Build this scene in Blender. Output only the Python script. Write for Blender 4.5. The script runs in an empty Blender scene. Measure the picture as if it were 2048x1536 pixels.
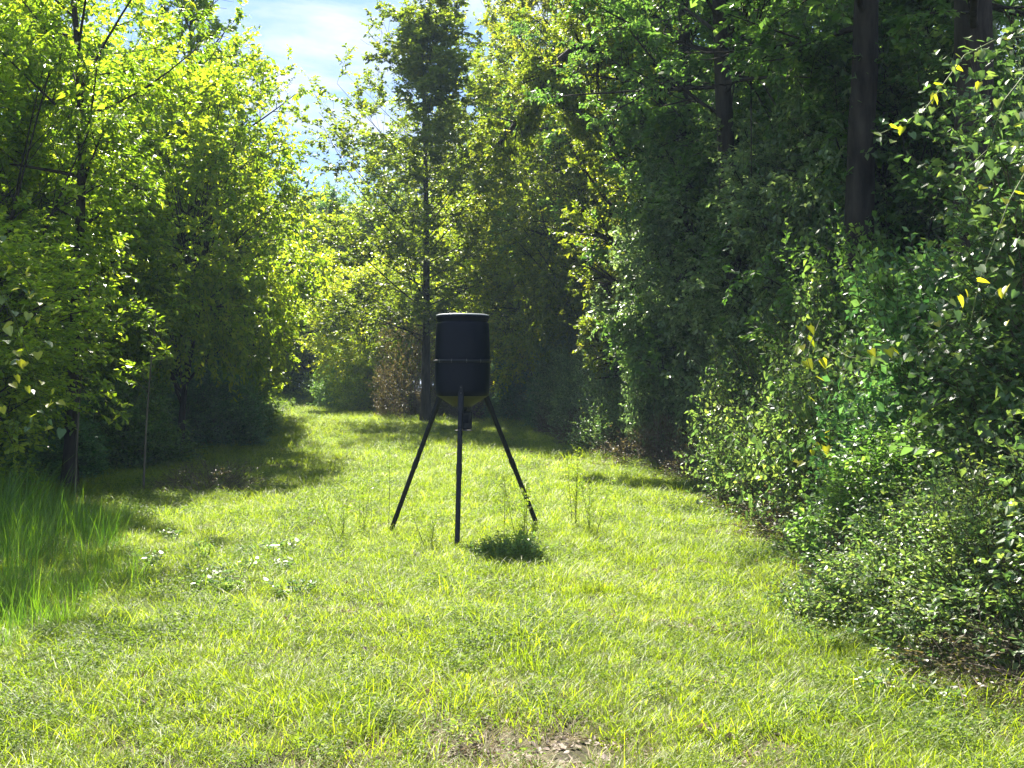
import bpy, math, random
import numpy as np
from math import radians as rad

S = bpy.context.scene
C = S.collection

# ------------------------------------------------------------------ camera, sky, sun, exposure
F, H0, HZ = 2300.0, 1.7, 780.0            # focal length in photo pixels, eye height, horizon row
cam_d = bpy.data.cameras.new('camera')
cam_d.sensor_width = 36.0
cam_d.lens = F / 2048 * 36
cam_d.clip_end = 600
cam = bpy.data.objects.new('camera', cam_d)
cam.location = (0, 0, H0)
cam.rotation_euler = (rad(90) + math.atan((HZ - 768) / F), 0, 0)
C.objects.link(cam)
S.camera = cam

SKYG, SKYM = .42, (.58, .72, 1.0, 1)
SUN_EL, SUN_AZ = 47.0, 16.0               # azimuth measured from +Y towards -X
world = bpy.data.worlds.new('World')
S.world = world
world.use_nodes = True
nt = world.node_tree
nt.nodes.clear()
N = nt.nodes.new
L = nt.links.new
out = N('ShaderNodeOutputWorld')
bg = N('ShaderNodeBackground')
bg.inputs['Strength'].default_value = 0.15
sky = N('ShaderNodeTexSky')
sky.sky_type = 'NISHITA'
sky.sun_disc = False
sky.sun_elevation = rad(SUN_EL)
sky.sun_rotation = rad(-SUN_AZ)
sky.air_density = 0.8
sky.dust_density = 0.0
sky.ozone_density = 2.0
tc = N('ShaderNodeTexCoord')
sep = N('ShaderNodeSeparateXYZ')
L(tc.outputs['Generated'], sep.inputs[0])
zz = N('ShaderNodeMath'); zz.operation = 'MAXIMUM'; zz.inputs[1].default_value = 0.0
L(sep.outputs['Z'], zz.inputs[0])
za = N('ShaderNodeMath'); za.operation = 'ADD'; za.inputs[1].default_value = 0.12
L(zz.outputs[0], za.inputs[0])
dx = N('ShaderNodeMath'); dx.operation = 'DIVIDE'
dy = N('ShaderNodeMath'); dy.operation = 'DIVIDE'
L(sep.outputs['X'], dx.inputs[0]); L(za.outputs[0], dx.inputs[1])
L(sep.outputs['Y'], dy.inputs[0]); L(za.outputs[0], dy.inputs[1])
cmb = N('ShaderNodeCombineXYZ')
L(dx.outputs[0], cmb.inputs[0]); L(dy.outputs[0], cmb.inputs[1])
cn = N('ShaderNodeTexNoise'); cn.inputs['Scale'].default_value = 2.2
cn.inputs['Detail'].default_value = 9; cn.inputs['Roughness'].default_value = 0.62
cn.inputs['Distortion'].default_value = 0.35
L(cmb.outputs[0], cn.inputs['Vector'])
cr = N('ShaderNodeMapRange'); cr.inputs['From Min'].default_value = 0.44; cr.inputs['From Max'].default_value = 0.66
L(cn.outputs['Fac'], cr.inputs['Value'])
cm = N('ShaderNodeMixRGB'); cm.inputs['Color2'].default_value = (1.8, 1.84, 1.92, 1)
L(cr.outputs[0], cm.inputs['Fac']); sg = N('ShaderNodeGamma'); sg.inputs[1].default_value = SKYG
L(sky.outputs[0], sg.inputs[0])
sm = N('ShaderNodeMixRGB'); sm.blend_type = 'MULTIPLY'; sm.inputs[0].default_value = 1; sm.inputs[2].default_value = SKYM
L(sg.outputs[0], sm.inputs[1]); L(sm.outputs[0], cm.inputs['Color1'])
L(cm.outputs[0], bg.inputs['Color']); L(bg.outputs[0], out.inputs[0])

sun_d = bpy.data.lights.new('sun', 'SUN')
sun_d.energy = 5.0
sun_d.angle = rad(0.5)
sun_d.color = (1.0, 0.94, 0.82)
sun = bpy.data.objects.new('sun', sun_d)
sun.rotation_euler = (rad(90 - SUN_EL), 0, rad(180 + SUN_AZ))
sun.location = (-10, 40, 45)
C.objects.link(sun)

S.view_settings.view_transform = 'Standard'
S.view_settings.look = 'None'
S.view_settings.gamma = 1.0
S.view_settings.use_curve_mapping = False
S.view_settings.exposure = 2.15
S.cycles.max_bounces = 10
S.cycles.diffuse_bounces = 7
S.cycles.transmission_bounces = 7
S.cycles.glossy_bounces = 2
S.cycles.caustics_reflective = False
S.cycles.caustics_refractive = False

# ------------------------------------------------------------------ helpers
def tag(o, label=None, cat=None, group=None, kind=None):
    if label: o['label'] = label
    if cat: o['category'] = cat
    if group: o['group'] = group
    if kind: o['kind'] = kind
    return o

def link(name, me, parent=None):
    o = bpy.data.objects.new(name, me)
    C.objects.link(o)
    if parent is not None: o.parent = parent
    return o

def nrm(v):
    return v / np.maximum(np.linalg.norm(v, axis=-1, keepdims=True), 1e-9)

def noise3(p, f=1.0, seed=0.0):
    """cheap smooth noise, about -1..1"""
    x, y, z = p[..., 0] * f + seed, p[..., 1] * f + seed * 1.7, p[..., 2] * f - seed
    return (np.sin(x * 1.7 + 1.3 * np.sin(y * 1.1)) + np.sin(y * 2.1 + 1.1 * np.sin(z * 1.3 + 2)) +
            np.sin(z * 1.9 + 1.2 * np.sin(x * 1.4 + 4)) + 0.5 * np.sin(x * 4.3 + y * 3.1) * np.sin(z * 3.7 + x)) / 2.6

class Acc:
    """collects polygons of any vertex count and makes ONE mesh"""
    def __init__(self):
        self.v, self.nv, self.l, self.c, self.m, self.t, self.s = [], 0, [], [], [], [], []
    def add(self, verts, faces, mat=0, tint=0.5, smooth=False):
        # verts (M,k,3): M copies of a k-vertex template; faces: list of index tuples in the template
        verts = np.asarray(verts, float)
        if verts.ndim == 2: verts = verts[None]
        M, k = verts.shape[:2]
        if M == 0: return
        flat = np.concatenate([np.asarray(f) for f in faces])
        cnt = np.array([len(f) for f in faces])
        off = self.nv + np.arange(M)[:, None] * k
        self.v.append(verts.reshape(-1, 3))
        self.nv += M * k
        self.l.append((flat[None] + off).ravel())
        self.c.append(np.tile(cnt, M))
        nf = len(faces) * M
        self.m.append(np.full(nf, mat))
        self.s.append(np.full(nf, smooth))
        t = np.asarray(tint, float)
        self.t.append(np.full(nf, t) if t.ndim == 0 else np.repeat(t, len(faces)))
    def mesh(self, name, mats):
        me = bpy.data.meshes.new(name)
        v = np.concatenate(self.v); l = np.concatenate(self.l); c = np.concatenate(self.c)
        me.vertices.add(len(v)); me.vertices.foreach_set('co', v.astype(np.float32).ravel())
        me.loops.add(len(l)); me.loops.foreach_set('vertex_index', l.astype(np.int32))
        me.polygons.add(len(c))
        st = np.concatenate([[0], np.cumsum(c)[:-1]])
        me.polygons.foreach_set('loop_start', st.astype(np.int32))
        me.polygons.foreach_set('material_index', np.concatenate(self.m).astype(np.int32))
        me.polygons.foreach_set('use_smooth', np.concatenate(self.s).astype(bool))
        a = me.attributes.new('tint', 'FLOAT', 'FACE')
        a.data.foreach_set('value', np.concatenate(self.t).astype(np.float32))
        for m in mats: me.materials.append(m)
        me.update(calc_edges=True)
        return me

# leaf templates: x across, y along (0..1), z out of the blade
TPL = {
 'fine': ([(0,0,0),(.30,.5,.07),(0,1,-.08),(-.30,.5,.07)], [(0,1,2),(0,2,3)]),
 'narrow': ([(0,0,0),(.14,.42,.04),(0,1,-.10),(-.14,.42,.04)], [(0,1,2),(0,2,3)]),
 'ovate': ([(0,0,0),(.24,.28,.06),(.22,.66,.04),(0,1,-.10),(-.22,.66,.04),(-.24,.28,.06)], [(0,1,2,3),(0,3,4,5)]),
 'obovate': ([(0,0,0),(.13,.3,.04),(.25,.68,.06),(0,1,-.06),(-.25,.68,.06),(-.13,.3,.04)], [(0,1,2,3),(0,3,4,5)]),
 'heart': ([(0,.05,0),(.26,-.12,.04),(.46,.16,.08),(.30,.62,.04),(0,1,-.10),(-.30,.62,.04),(-.46,.16,.08),(-.26,-.12,.04)], [(0,1,2,3,4),(0,4,5,6,7)]),
 'star': ([(0,0,0),(.5,.05,.0),(.2,.32,.05),(.52,.66,-.03),(.14,.58,.05),(0,1,-.08),(-.14,.58,.05),(-.52,.66,-.03),(-.2,.32,.05),(-.5,.05,0)],
          [(0,1,2),(2,3,4),(0,2,4,5),(0,5,6,8),(6,7,8),(0,8,9)]),
}

def put_leaves(acc, rng, p, d, n, size, tpl, mat=0, tint=None, wid=1.0):
    V, Fc = TPL[tpl]
    V = np.array(V, float)
    d = nrm(d); s = nrm(np.cross(d, n)); n = np.cross(s, d)
    size = np.asarray(size, float) * np.ones(len(p))
    fold = rng.uniform(-.6, 2.2, len(p))[:, None, None]
    ws = (rng.uniform(.75, 1.2, len(p)) * wid)[:, None, None]
    vv = (V[None, :, 0:1] * ws) * s[:, None] + V[None, :, 1:2] * d[:, None] + (V[None, :, 2:3] * fold) * n[:, None]
    vv = p[:, None] + vv * size[:, None, None]
    if tint is None: tint = np.clip(rng.normal(.5, .2, len(p)), 0, 1)
    acc.add(vv, Fc, mat, tint)

class Br:
    """a set of branches: P(s) = p + d*L*s + b*L*s^2"""
    def __init__(self, p, d, L_, b, r):
        self.p, self.d, self.L, self.b, self.r = p, nrm(d), L_, b, r
        self.n = len(p)
    def at(self, i, s):
        s = s[..., None]
        return self.p[i] + (self.d[i] * s + self.b[i] * s * s) * self.L[i][..., None]
    def tan(self, i, s):
        return nrm(self.d[i] + 2 * self.b[i] * s[..., None])
    def keep(self, m):
        return Br(self.p[m], self.d[m], self.L[m], self.b[m], self.r[m])

def spawn(rng, par, k, s0=.25, s1=1., ang=(35, 70), lr=(.3, .5), up=.12, jit=.15, flat=.65, rr=.5, tip=.6, Lmin=.15):
    i = np.repeat(np.arange(par.n), k)
    s = s0 + (s1 - s0) * ((np.tile(np.arange(k), par.n) + rng.uniform(0, 1, len(i))) / k)
    t = par.tan(i, s)
    q = rng.normal(size=(len(i), 3)); q[:, 2] *= flat
    q = nrm(q - t * np.sum(q * t, 1, keepdims=True))
    a = np.radians(rng.uniform(ang[0], ang[1], len(i)))[:, None]
    d = np.cos(a) * t + np.sin(a) * q
    Ls = np.maximum(par.L[i] * rng.uniform(lr[0], lr[1], len(i)) * (1.15 - tip * s), Lmin)
    b = rng.normal(size=(len(i), 3)) * jit; b[:, 2] += up
    return Br(par.at(i, s), d, Ls, b, par.r[i] * (1 - .7 * s) * rr)

def tubes(acc, br, segs, sides, mat=1, end=.25, rmin=.002):
    i = np.arange(br.n)
    rings = []
    for k in range(segs + 1):
        s = np.full(br.n, k / segs)
        c = br.at(i, s); t = br.tan(i, s)
        ref = np.where(np.abs(t[:, 2:3]) > .9, np.array([[1., 0, 0]]), np.array([[0, 0, 1.]]))
        u = nrm(np.cross(t, ref)); w = np.cross(t, u)
        r = np.maximum(br.r * (1 - (1 - end) * k / segs), rmin)[:, None]
        for j in range(sides):
            a = 2 * math.pi * j / sides
            rings.append(c + r * (math.cos(a) * u + math.sin(a) * w))
    v = np.stack(rings, 1)
    f = [(k * sides + j, k * sides + (j + 1) % sides, (k + 1) * sides + (j + 1) % sides, (k + 1) * sides + j)
         for k in range(segs) for j in range(sides)]
    acc.add(v, f, mat, .5, smooth=sides > 3)

def leaves_on(acc, rng, br, m, size, tpl, s0=.1, droop=.25, flutter=.5, side=1., tmean=.5, tsd=.2, pair=False, mat=0, wid=1.0):
    i = np.repeat(np.arange(br.n), m)
    j = np.tile(np.arange(m), br.n)
    if pair:
        s = s0 + (1 - s0) * ((j // 2) + .5) / (m / 2)
    else:
        s = s0 + (1 - s0) * (j + rng.uniform(0, 1, len(i))) / m
    p = br.at(i, s); t = br.tan(i, s)
    up = np.zeros_like(t); up[:, 2] = 1
    sd = nrm(np.cross(t, up) + 1e-4)
    if flutter > .3:
        sd = nrm(sd + rng.normal(size=sd.shape) * .45)
    sg = np.where(j % 2 == 0, 1., -1.)[:, None]
    d = t * rng.uniform(.25, .9, len(i))[:, None] + sd * sg * side
    d[:, 2] -= droop * rng.uniform(.2, 1.8, len(i))
    n = up * 1. + rng.normal(size=t.shape) * flutter
    sz = size * rng.uniform(.65, 1.25, len(i)) * rng.uniform(.75, 1.3, br.n)[i]
    bt = rng.normal(tmean, tsd * .7, br.n)[i] + rng.normal(0, tsd * .7, len(i))
    put_leaves(acc, rng, p, d, n, sz, tpl, mat, np.clip(bt, 0, 1), wid)

# ------------------------------------------------------------------ materials
def mat_new(name):
    m = bpy.data.materials.new(name); m.use_nodes = True
    t = m.node_tree; t.nodes.clear()
    return m, t, t.nodes.new, t.links.new

def leaf_mat(name, dark, mid, light, trans=(1.7, 1.75, .55), tf=.5, rough=.42, spec=.5, inst=False, gain=1.55):
    m, t, n, l = mat_new(name)
    if not inst:
        dark, mid, light = [tuple(c * gain for c in k) for k in (dark, mid, light)]
        trans = tuple(c * 1.2 for c in trans)
    o = n('ShaderNodeOutputMaterial')
    a = n('ShaderNodeAttribute'); a.attribute_name = 'tint'
    oi = n('ShaderNodeObjectInfo')
    if inst:
        a2 = n('ShaderNodeAttribute'); a2.attribute_name = 'itint'; a2.attribute_type = 'INSTANCER'
        src = a2.outputs['Fac']
    else:
        src = oi.outputs['Random']
    mr = n('ShaderNodeMath'); mr.operation = 'MULTIPLY_ADD'; mr.inputs[1].default_value = .55 if inst else .25
    mr.inputs[2].default_value = -.275 if inst else -.125
    l(src, mr.inputs[0])
    ad = n('ShaderNodeMath'); ad.operation = 'ADD'; ad.use_clamp = True
    l(a.outputs['Fac'], ad.inputs[0]); l(mr.outputs[0], ad.inputs[1])
    r = n('ShaderNodeValToRGB')
    r.color_ramp.elements[0].color = (*dark, 1); r.color_ramp.elements[0].position = .1
    r.color_ramp.elements[1].color = (*light, 1); r.color_ramp.elements[1].position = .95
    e = r.color_ramp.elements.new(.5); e.color = (*mid, 1)
    l(ad.outputs[0], r.inputs[0])
    p = n('ShaderNodeBsdfPrincipled')
    p.inputs['Roughness'].default_value = rough
    p.inputs['Specular IOR Level'].default_value = spec
    l(r.outputs[0], p.inputs['Base Color'])
    tm = n('ShaderNodeMixRGB'); tm.blend_type = 'MULTIPLY'; tm.inputs[0].default_value = 1
    tm.inputs[2].default_value = (*trans, 1)
    l(r.outputs[0], tm.inputs[1])
    tr = n('ShaderNodeBsdfTranslucent'); l(tm.outputs[0], tr.inputs[0])
    mx = n('ShaderNodeMixShader'); mx.inputs[0].default_value = tf
    l(p.outputs[0], mx.inputs[1]); l(tr.outputs[0], mx.inputs[2]); l(mx.outputs[0], o.inputs[0])
    return m

def rough_mat(name, c1, c2, scale=6, rough=.9, bump=.5, dist=.02, stretch=(1, 1, 1), c3=None, spec=.2):
    m, t, n, l = mat_new(name)
    o = n('ShaderNodeOutputMaterial'); p = n('ShaderNodeBsdfPrincipled')
    p.inputs['Roughness'].default_value = rough; p.inputs['Specular IOR Level'].default_value = spec
    co = n('ShaderNodeTexCoord'); mp = n('ShaderNodeMapping'); mp.inputs['Scale'].default_value = stretch
    l(co.outputs['Object'], mp.inputs[0])
    no = n('ShaderNodeTexNoise'); no.inputs['Scale'].default_value = scale; no.inputs['Detail'].default_value = 8
    no.inputs['Roughness'].default_value = .65
    l(mp.outputs[0], no.inputs['Vector'])
    r = n('ShaderNodeValToRGB')
    r.color_ramp.elements[0].position = .35; r.color_ramp.elements[0].color = (*c1, 1)
    r.color_ramp.elements[1].position = .68; r.color_ramp.elements[1].color = (*c2, 1)
    if c3:
        e = r.color_ramp.elements.new(.52); e.color = (*c3, 1)
    l(no.outputs['Fac'], r.inputs[0]); l(r.outputs[0], p.inputs['Base Color'])
    b = n('ShaderNodeBump'); b.inputs['Strength'].default_value = bump; b.inputs['Distance'].default_value = dist
    l(no.outputs['Fac'], b.inputs['Height']); l(b.outputs[0], p.inputs['Normal'])
    l(p.outputs[0], o.inputs[0])
    return m

M = {}
M['bark'] = rough_mat('bark', (.015, .012, .010), (.065, .055, .045), 7, .95, 1., .03, (1, 1, .22))
M['pale_bark'] = rough_mat('pale_bark', (.07, .06, .045), (.20, .18, .14), 8, .9, .6, .01, (1, 1, .3))
M['twig'] = rough_mat('twig', (.05, .038, .026), (.13, .10, .07), 12, .9, .2, .002)
M['dry_twig'] = rough_mat('dry_twig', (.12, .09, .065), (.27, .22, .17), 12, .9, .2, .002)
M['green_stem'] = rough_mat('green_stem', (.06, .09, .02), (.12, .15, .04), 12, .7, .1, .002)
M['leaf_oak'] = leaf_mat('leaf_oak', (.022, .05, .012), (.048, .086, .026), (.095, .13, .036), trans=(1.5, 1.65, .7), gain=2.25)
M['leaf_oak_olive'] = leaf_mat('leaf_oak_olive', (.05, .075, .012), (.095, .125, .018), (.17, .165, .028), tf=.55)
M['leaf_bay'] = leaf_mat('leaf_bay', (.045, .08, .012), (.10, .145, .018), (.19, .22, .028), rough=.33, tf=.6, spec=.6, gain=1.9)
M['leaf_gum'] = leaf_mat('leaf_gum', (.05, .09, .012), (.10, .15, .018), (.20, .22, .022), tf=.58)
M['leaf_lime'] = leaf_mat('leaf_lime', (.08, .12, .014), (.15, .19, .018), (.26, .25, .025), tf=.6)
M['leaf_dark'] = leaf_mat('leaf_dark', (.02, .055, .022), (.045, .09, .036), (.085, .135, .045), trans=(1.4, 1.6, .8), rough=.38, tf=.45, gain=2.2)
M['leaf_vine'] = leaf_mat('leaf_vine', (.026, .054, .024), (.055, .092, .036), (.115, .14, .045), trans=(1.5, 1.6, .7), rough=.4, tf=.48, spec=.5, gain=1.9)
M['leaf_cool'] = leaf_mat('leaf_cool', (.032, .06, .028), (.068, .102, .046), (.125, .155, .07), trans=(1.4, 1.5, .85), tf=.48, rough=.34, spec=.6, gain=2.05)
M['leaf_rusty'] = leaf_mat('leaf_rusty', (.04, .032, .018), (.06, .05, .024), (.085, .085, .035), trans=(1.4, 1.3, .8))
M['leaf_cedar'] = leaf_mat('leaf_cedar', (.025, .05, .02), (.05, .085, .025), (.09, .12, .03), tf=.3)
M['grass'] = leaf_mat('grass', (.09, .14, .016), (.185, .245, .022), (.29, .325, .042), trans=(1.75, 1.85, .34), tf=.55, rough=.5, inst=True)
M['weed'] = leaf_mat('weed', (.07, .12, .028), (.13, .19, .042), (.22, .27, .08), trans=(1.5, 1.6, .6), tf=.5, rough=.6, spec=.25, inst=True)
M['straw'] = leaf_mat('straw', (.12, .09, .04), (.26, .21, .11), (.42, .36, .22), trans=(1.1, 1., .8), tf=.35, rough=.7, inst=True)
M['litter'] = leaf_mat('litter', (.06, .04, .028), (.17, .12, .085), (.36, .28, .23), trans=(1, .9, .7), tf=.2, rough=.7, inst=True)
M['reed'] = leaf_mat('reed', (.02, .06, .010), (.06, .12, .012), (.13, .20, .022), trans=(1.6, 1.7, .5), tf=.5, rough=.45)
M['ground'] = rough_mat('ground', (.025, .022, .011), (.16, .12, .075), 3.2, .95, .8, .03, c3=(.055, .052, .022))

# ------------------------------------------------------------------ the ground
def gz(x, y):
    x = np.asarray(x, float); y = np.asarray(y, float)
    base = np.clip(y - 16, 0, 70) * .02
    bump = .035 * np.sin(x * .9 + .6 * np.sin(y * .5)) * np.sin(y * .55 + 1) + .015 * np.sin(x * 2.7 + y * 1.9)
    return base + bump * np.clip(np.abs(y) / 8, .3, 1)

def lane_l(d): return np.interp(d, [0, 12, 16, 20, 30, 40, 55, 64], [-7.2, -6.9, -7.6, -8.3, -8.1, -8.8, -10.6, -12.4])
def lane_r(d): return np.interp(d, [0, 6, 8, 11, 13, 19.6, 28, 36, 40, 43, 46, 50, 62], [3., 2.9, 2.7, 3.1, 3.1, 3.5, 2.2, 1.2, .8, -1.2, -3.5, -6., -8.6])

def grid_mesh(name, xs, ys, mat):
    X, Y = np.meshgrid(xs, ys)
    v = np.stack([X, Y, gz(X, Y)], -1).reshape(-1, 3)
    nx, ny = len(xs), len(ys)
    i = (np.arange(ny - 1)[:, None] * nx + np.arange(nx - 1)[None]).ravel()
    f = np.stack([i, i + 1, i + nx + 1, i + nx], 1)
    me = bpy.data.meshes.new(name)
    me.from_pydata(v.tolist(), [], f.tolist())
    me.polygons.foreach_set('use_smooth', np.ones(len(f), bool))
    me.materials.append(mat)
    return me
xs = np.concatenate([np.linspace(-400, -30, 12)[:-1], np.linspace(-30, 30, 121), np.linspace(30, 400, 12)[1:]])
ys = np.concatenate([np.linspace(-60, 0, 8)[:-1], np.linspace(0, 70, 141), np.linspace(70, 500, 14)[1:]])
g = link('ground', grid_mesh('ground', xs, ys, M['ground']))
tag(g, 'brown soil and thatch under the grass lane and the woods', 'ground', kind='structure')

# ------------------------------------------------------------------ the deer feeder
def lathe(acc, prof, seg=48, mat=0, smooth=True, cx=0, cy=0):
    P = np.array(prof, float); k = len(P)
    a = np.linspace(0, 2 * math.pi, seg, endpoint=False)
    v = np.stack([cx + P[:, None, 0] * np.cos(a), cy + P[:, None, 0] * np.sin(a), P[:, None, 1] * np.ones(seg)], -1).reshape(-1, 3)
    f = [(i * seg + j, i * seg + (j + 1) % seg, (i + 1) * seg + (j + 1) % seg, (i + 1) * seg + j) for i in range(k - 1) for j in range(seg)]
    acc.add(v, f, mat, .5, smooth)

def box(acc, c, s, mat=0, bev=.0):
    x, y, z = c; a, b, h = s[0] / 2, s[1] / 2, s[2] / 2
    t = min(bev, a, b, h) if bev else 0
    if not t:
        v = [(x + i * a, y + j * b, z + k * h) for k in (-1, 1) for j in (-1, 1) for i in (-1, 1)]
        acc.add(v, [(0, 2, 3, 1), (4, 5, 7, 6), (0, 1, 5, 4), (2, 6, 7, 3), (0, 4, 6, 2), (1, 3, 7, 5)], mat)
    else:
        ring = [(a - t, -b), (a, -b + t), (a, b - t), (a - t, b), (-a + t, b), (-a, b - t), (-a, -b + t), (-a + t, -b)]
        v = []
        for zz_, q in ((-h, t), (-h + t, 0), (h - t, 0), (h, t)):
            for (u, w) in ring:
                v.append((x + u * (1 - q / a), y + w * (1 - q / b), z + zz_))
        f = [(r * 8 + j, r * 8 + (j + 1) % 8, (r + 1) * 8 + (j + 1) % 8, (r + 1) * 8 + j) for r in range(3) for j in range(8)]
        f += [tuple(range(7, -1, -1)), tuple(range(24, 32))]
        acc.add(v, f, mat)

def bar(acc, p0, p1, r, sides=4, mat=0, twist=math.pi / 4, r1=None):
    p0, p1 = np.array(p0, float), np.array(p1, float)
    t = nrm(p1 - p0); ref = np.array([1., 0, 0]) if abs(t[0]) < .9 else np.array([0, 1., 0])
    w = nrm(np.cross(t, ref)); u = np.cross(w, t)
    r1 = r if r1 is None else r1
    v = []
    for p, q in ((p0, r), (p1, r1)):
        for j in range(sides):
            a = twist + 2 * math.pi * j / sides
            v.append(p + q * (math.cos(a) * u + math.sin(a) * w))
    f = [(j, (j + 1) % sides, sides + (j + 1) % sides, sides + j) for j in range(sides)]
    f += [tuple(range(sides - 1, -1, -1)), tuple(range(sides, 2 * sides))]
    acc.add(v, f, mat, .5, smooth=False)

def paint(name, c, rough, bump=.15, scale=30, metal=0., dirt=(.12, .11, .09), spec=.5):
    m, t, n, l = mat_new(name)
    o = n('ShaderNodeOutputMaterial'); p = n('ShaderNodeBsdfPrincipled')
    p.inputs['Metallic'].default_value = metal; p.inputs['Specular IOR Level'].default_value = spec
    co = n('ShaderNodeTexCoord'); no = n('ShaderNodeTexNoise'); no.inputs['Scale'].default_value = scale; no.inputs['Detail'].default_value = 6
    l(co.outputs['Object'], no.inputs['Vector'])
    n2 = n('ShaderNodeTexNoise'); n2.inputs['Scale'].default_value = 4; n2.inputs['Detail'].default_value = 8
    l(co.outputs['Object'], n2.inputs['Vector'])
    mr = n('ShaderNodeMapRange'); mr.inputs['From Min'].default_value = .5; mr.inputs['From Max'].default_value = .85
    mr.inputs['To Max'].default_value = .35
    l(n2.outputs['Fac'], mr.inputs['Value'])
    mx = n('ShaderNodeMixRGB'); mx.inputs[1].default_value = (*c, 1); mx.inputs[2].default_value = (*dirt, 1)
    l(mr.outputs[0], mx.inputs[0]); l(mx.outputs[0], p.inputs['Base Color'])
    rr = n('ShaderNodeMapRange'); rr.inputs['To Min'].default_value = rough - .08; rr.inputs['To Max'].default_value = rough + .12
    l(n2.outputs['Fac'], rr.inputs['Value']); l(rr.outputs[0], p.inputs['Roughness'])
    b = n('ShaderNodeBump'); b.inputs['Strength'].default_value = bump; b.inputs['Distance'].default_value = .004
    l(no.outputs['Fac'], b.inputs['Height']); l(b.outputs[0], p.inputs['Normal']); l(p.outputs[0], o.inputs[0])
    return m
M['barrel'] = paint('barrel_plastic', (.001, .003, .010), .40, .06, 60, dirt=(.004, .006, .012), spec=.13)
M['steel'] = paint('black_steel', (.003, .005, .010), .5, .15, 80, dirt=(.015, .015, .016), spec=.3)
M['lid_sunlit'] = paint('lid_sunlit', (.55, .56, .55), .35, .05, 40, dirt=(.3, .3, .28))  # pale grey paints in the sun catching the lid's top rim
M['bolt'] = paint('zinc', (.10, .10, .10), .5, .1, 80, metal=.6)
M['funnel'] = leaf_mat('funnel_plastic', (.035, .035, .02), (.045, .045, .025), (.055, .055, .03), trans=(1.6, 1.6, 1.2), tf=.35, rough=.4)

FX, FY = -.57, 13.25
feeder = bpy.data.objects.new('deer_feeder', None); C.objects.link(feeder)
feeder.location = (FX, FY, float(gz(FX, FY)))
tag(feeder, 'black plastic barrel game feeder on three long slanting steel legs in the grass', 'game feeder')
Z0 = float(feeder.location.z)
A = Acc()
lathe(A, [(.296, 1.655), (.303, 1.66), (.310, 1.72), (.315, 1.85), (.317, 2.03), (.317, 2.04)], 64)
lathe(A, [(.296, 1.655), (.285, 1.665), (.285, 1.70)], 64)
link('lower_barrel', A.mesh('lower_barrel', [M['barrel']]), feeder)
A = Acc()
lathe(A, [(.314, 2.07), (.315, 2.09), (.313, 2.25), (.309, 2.38), (.304, 2.478), (.301, 2.492), (.290, 2.498), (.288, 2.506), (.290, 2.516), (.298, 2.521), (.298, 2.545)], 64)
link('upper_barrel', A.mesh('upper_barrel', [M['barrel']]), feeder)
A = Acc()
lathe(A, [(.316, 2.038), (.332, 2.040), (.334, 2.053), (.332, 2.066), (.314, 2.072)], 64)
seam = link('seam_ring', A.mesh('seam_ring', [M['steel']]), feeder)
A = Acc()
lathe(A, [(0, -.008), (.008, -.008), (.009, 0), (.008, .008), (0, .008)], 8)
bar(A, (0, 0, -.02), (0, 0, .022), .0045, 6)
bolt_me = A.mesh('bolt', [M['bolt']])
for k in range(12):
    b = link('bolt', bolt_me, seam); a = 2 * math.pi * (k + .35) / 12
    b.location = (.328 * math.cos(a), .328 * math.sin(a), 2.054)
A = Acc()
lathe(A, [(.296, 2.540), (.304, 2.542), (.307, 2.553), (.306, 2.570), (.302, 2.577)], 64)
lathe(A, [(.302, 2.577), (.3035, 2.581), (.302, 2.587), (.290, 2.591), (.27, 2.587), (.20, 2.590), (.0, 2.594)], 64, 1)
lid = link('lid', A.mesh('lid', [M['barrel'], M['lid_sunlit']]), feeder)
A = Acc()
for s_ in (-1, 1): bar(A, (.05 * s_, .0, 2.588), (.05 * s_, 0, 2.603), .007, 6)
bar(A, (-.055, 0, 2.603), (.055, 0, 2.603), .007, 6)
link('handle', A.mesh('lid_handle', [M['steel']]), lid)
A = Acc()
lathe(A, [(.288, 1.66), (.275, 1.645), (.20, 1.597), (.13, 1.552), (.118, 1.545), (.115, 1.530), (.05, 1.53)], 48)
link('funnel', A.mesh('funnel', [M['funnel']]), feeder)
# spinner and control box under the funnel
A = Acc()
lathe(A, [(.05, 1.535), (.055, 1.49), (.03, 1.475), (.03, 1.45), (0, 1.45)], 20)
link('spout', A.mesh('spout', [M['steel']]), feeder)
A = Acc(); box(A, (.045, .0, 1.375), (.125, .13, .205), 0, .012)
cb = link('control_box', A.mesh('control_box', [M['steel']]), feeder)
A = Acc(); box(A, (.035, -.068, 1.39), (.07, .006, .09), 0, .002); link('latch_door', A.mesh('latch_door', [M['barrel']]), cb)
A = Acc(); bar(A, (.015, 0, 1.272), (.015, 0, 1.252), .012, 8)
lathe(A, [(.0, 1.256), (.10, 1.256), (.102, 1.262), (.0, 1.262)], 24, cx=.015)
for k in range(4):
    a = k * math.pi / 2 + .4
    bar(A, (.015 + .03 * math.cos(a), .03 * math.sin(a), 1.270), (.015 + .098 * math.cos(a), .098 * math.sin(a), 1.270), .006)
link('spinner_plate', A.mesh('spinner_plate', [M['bolt']]), feeder)
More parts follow.
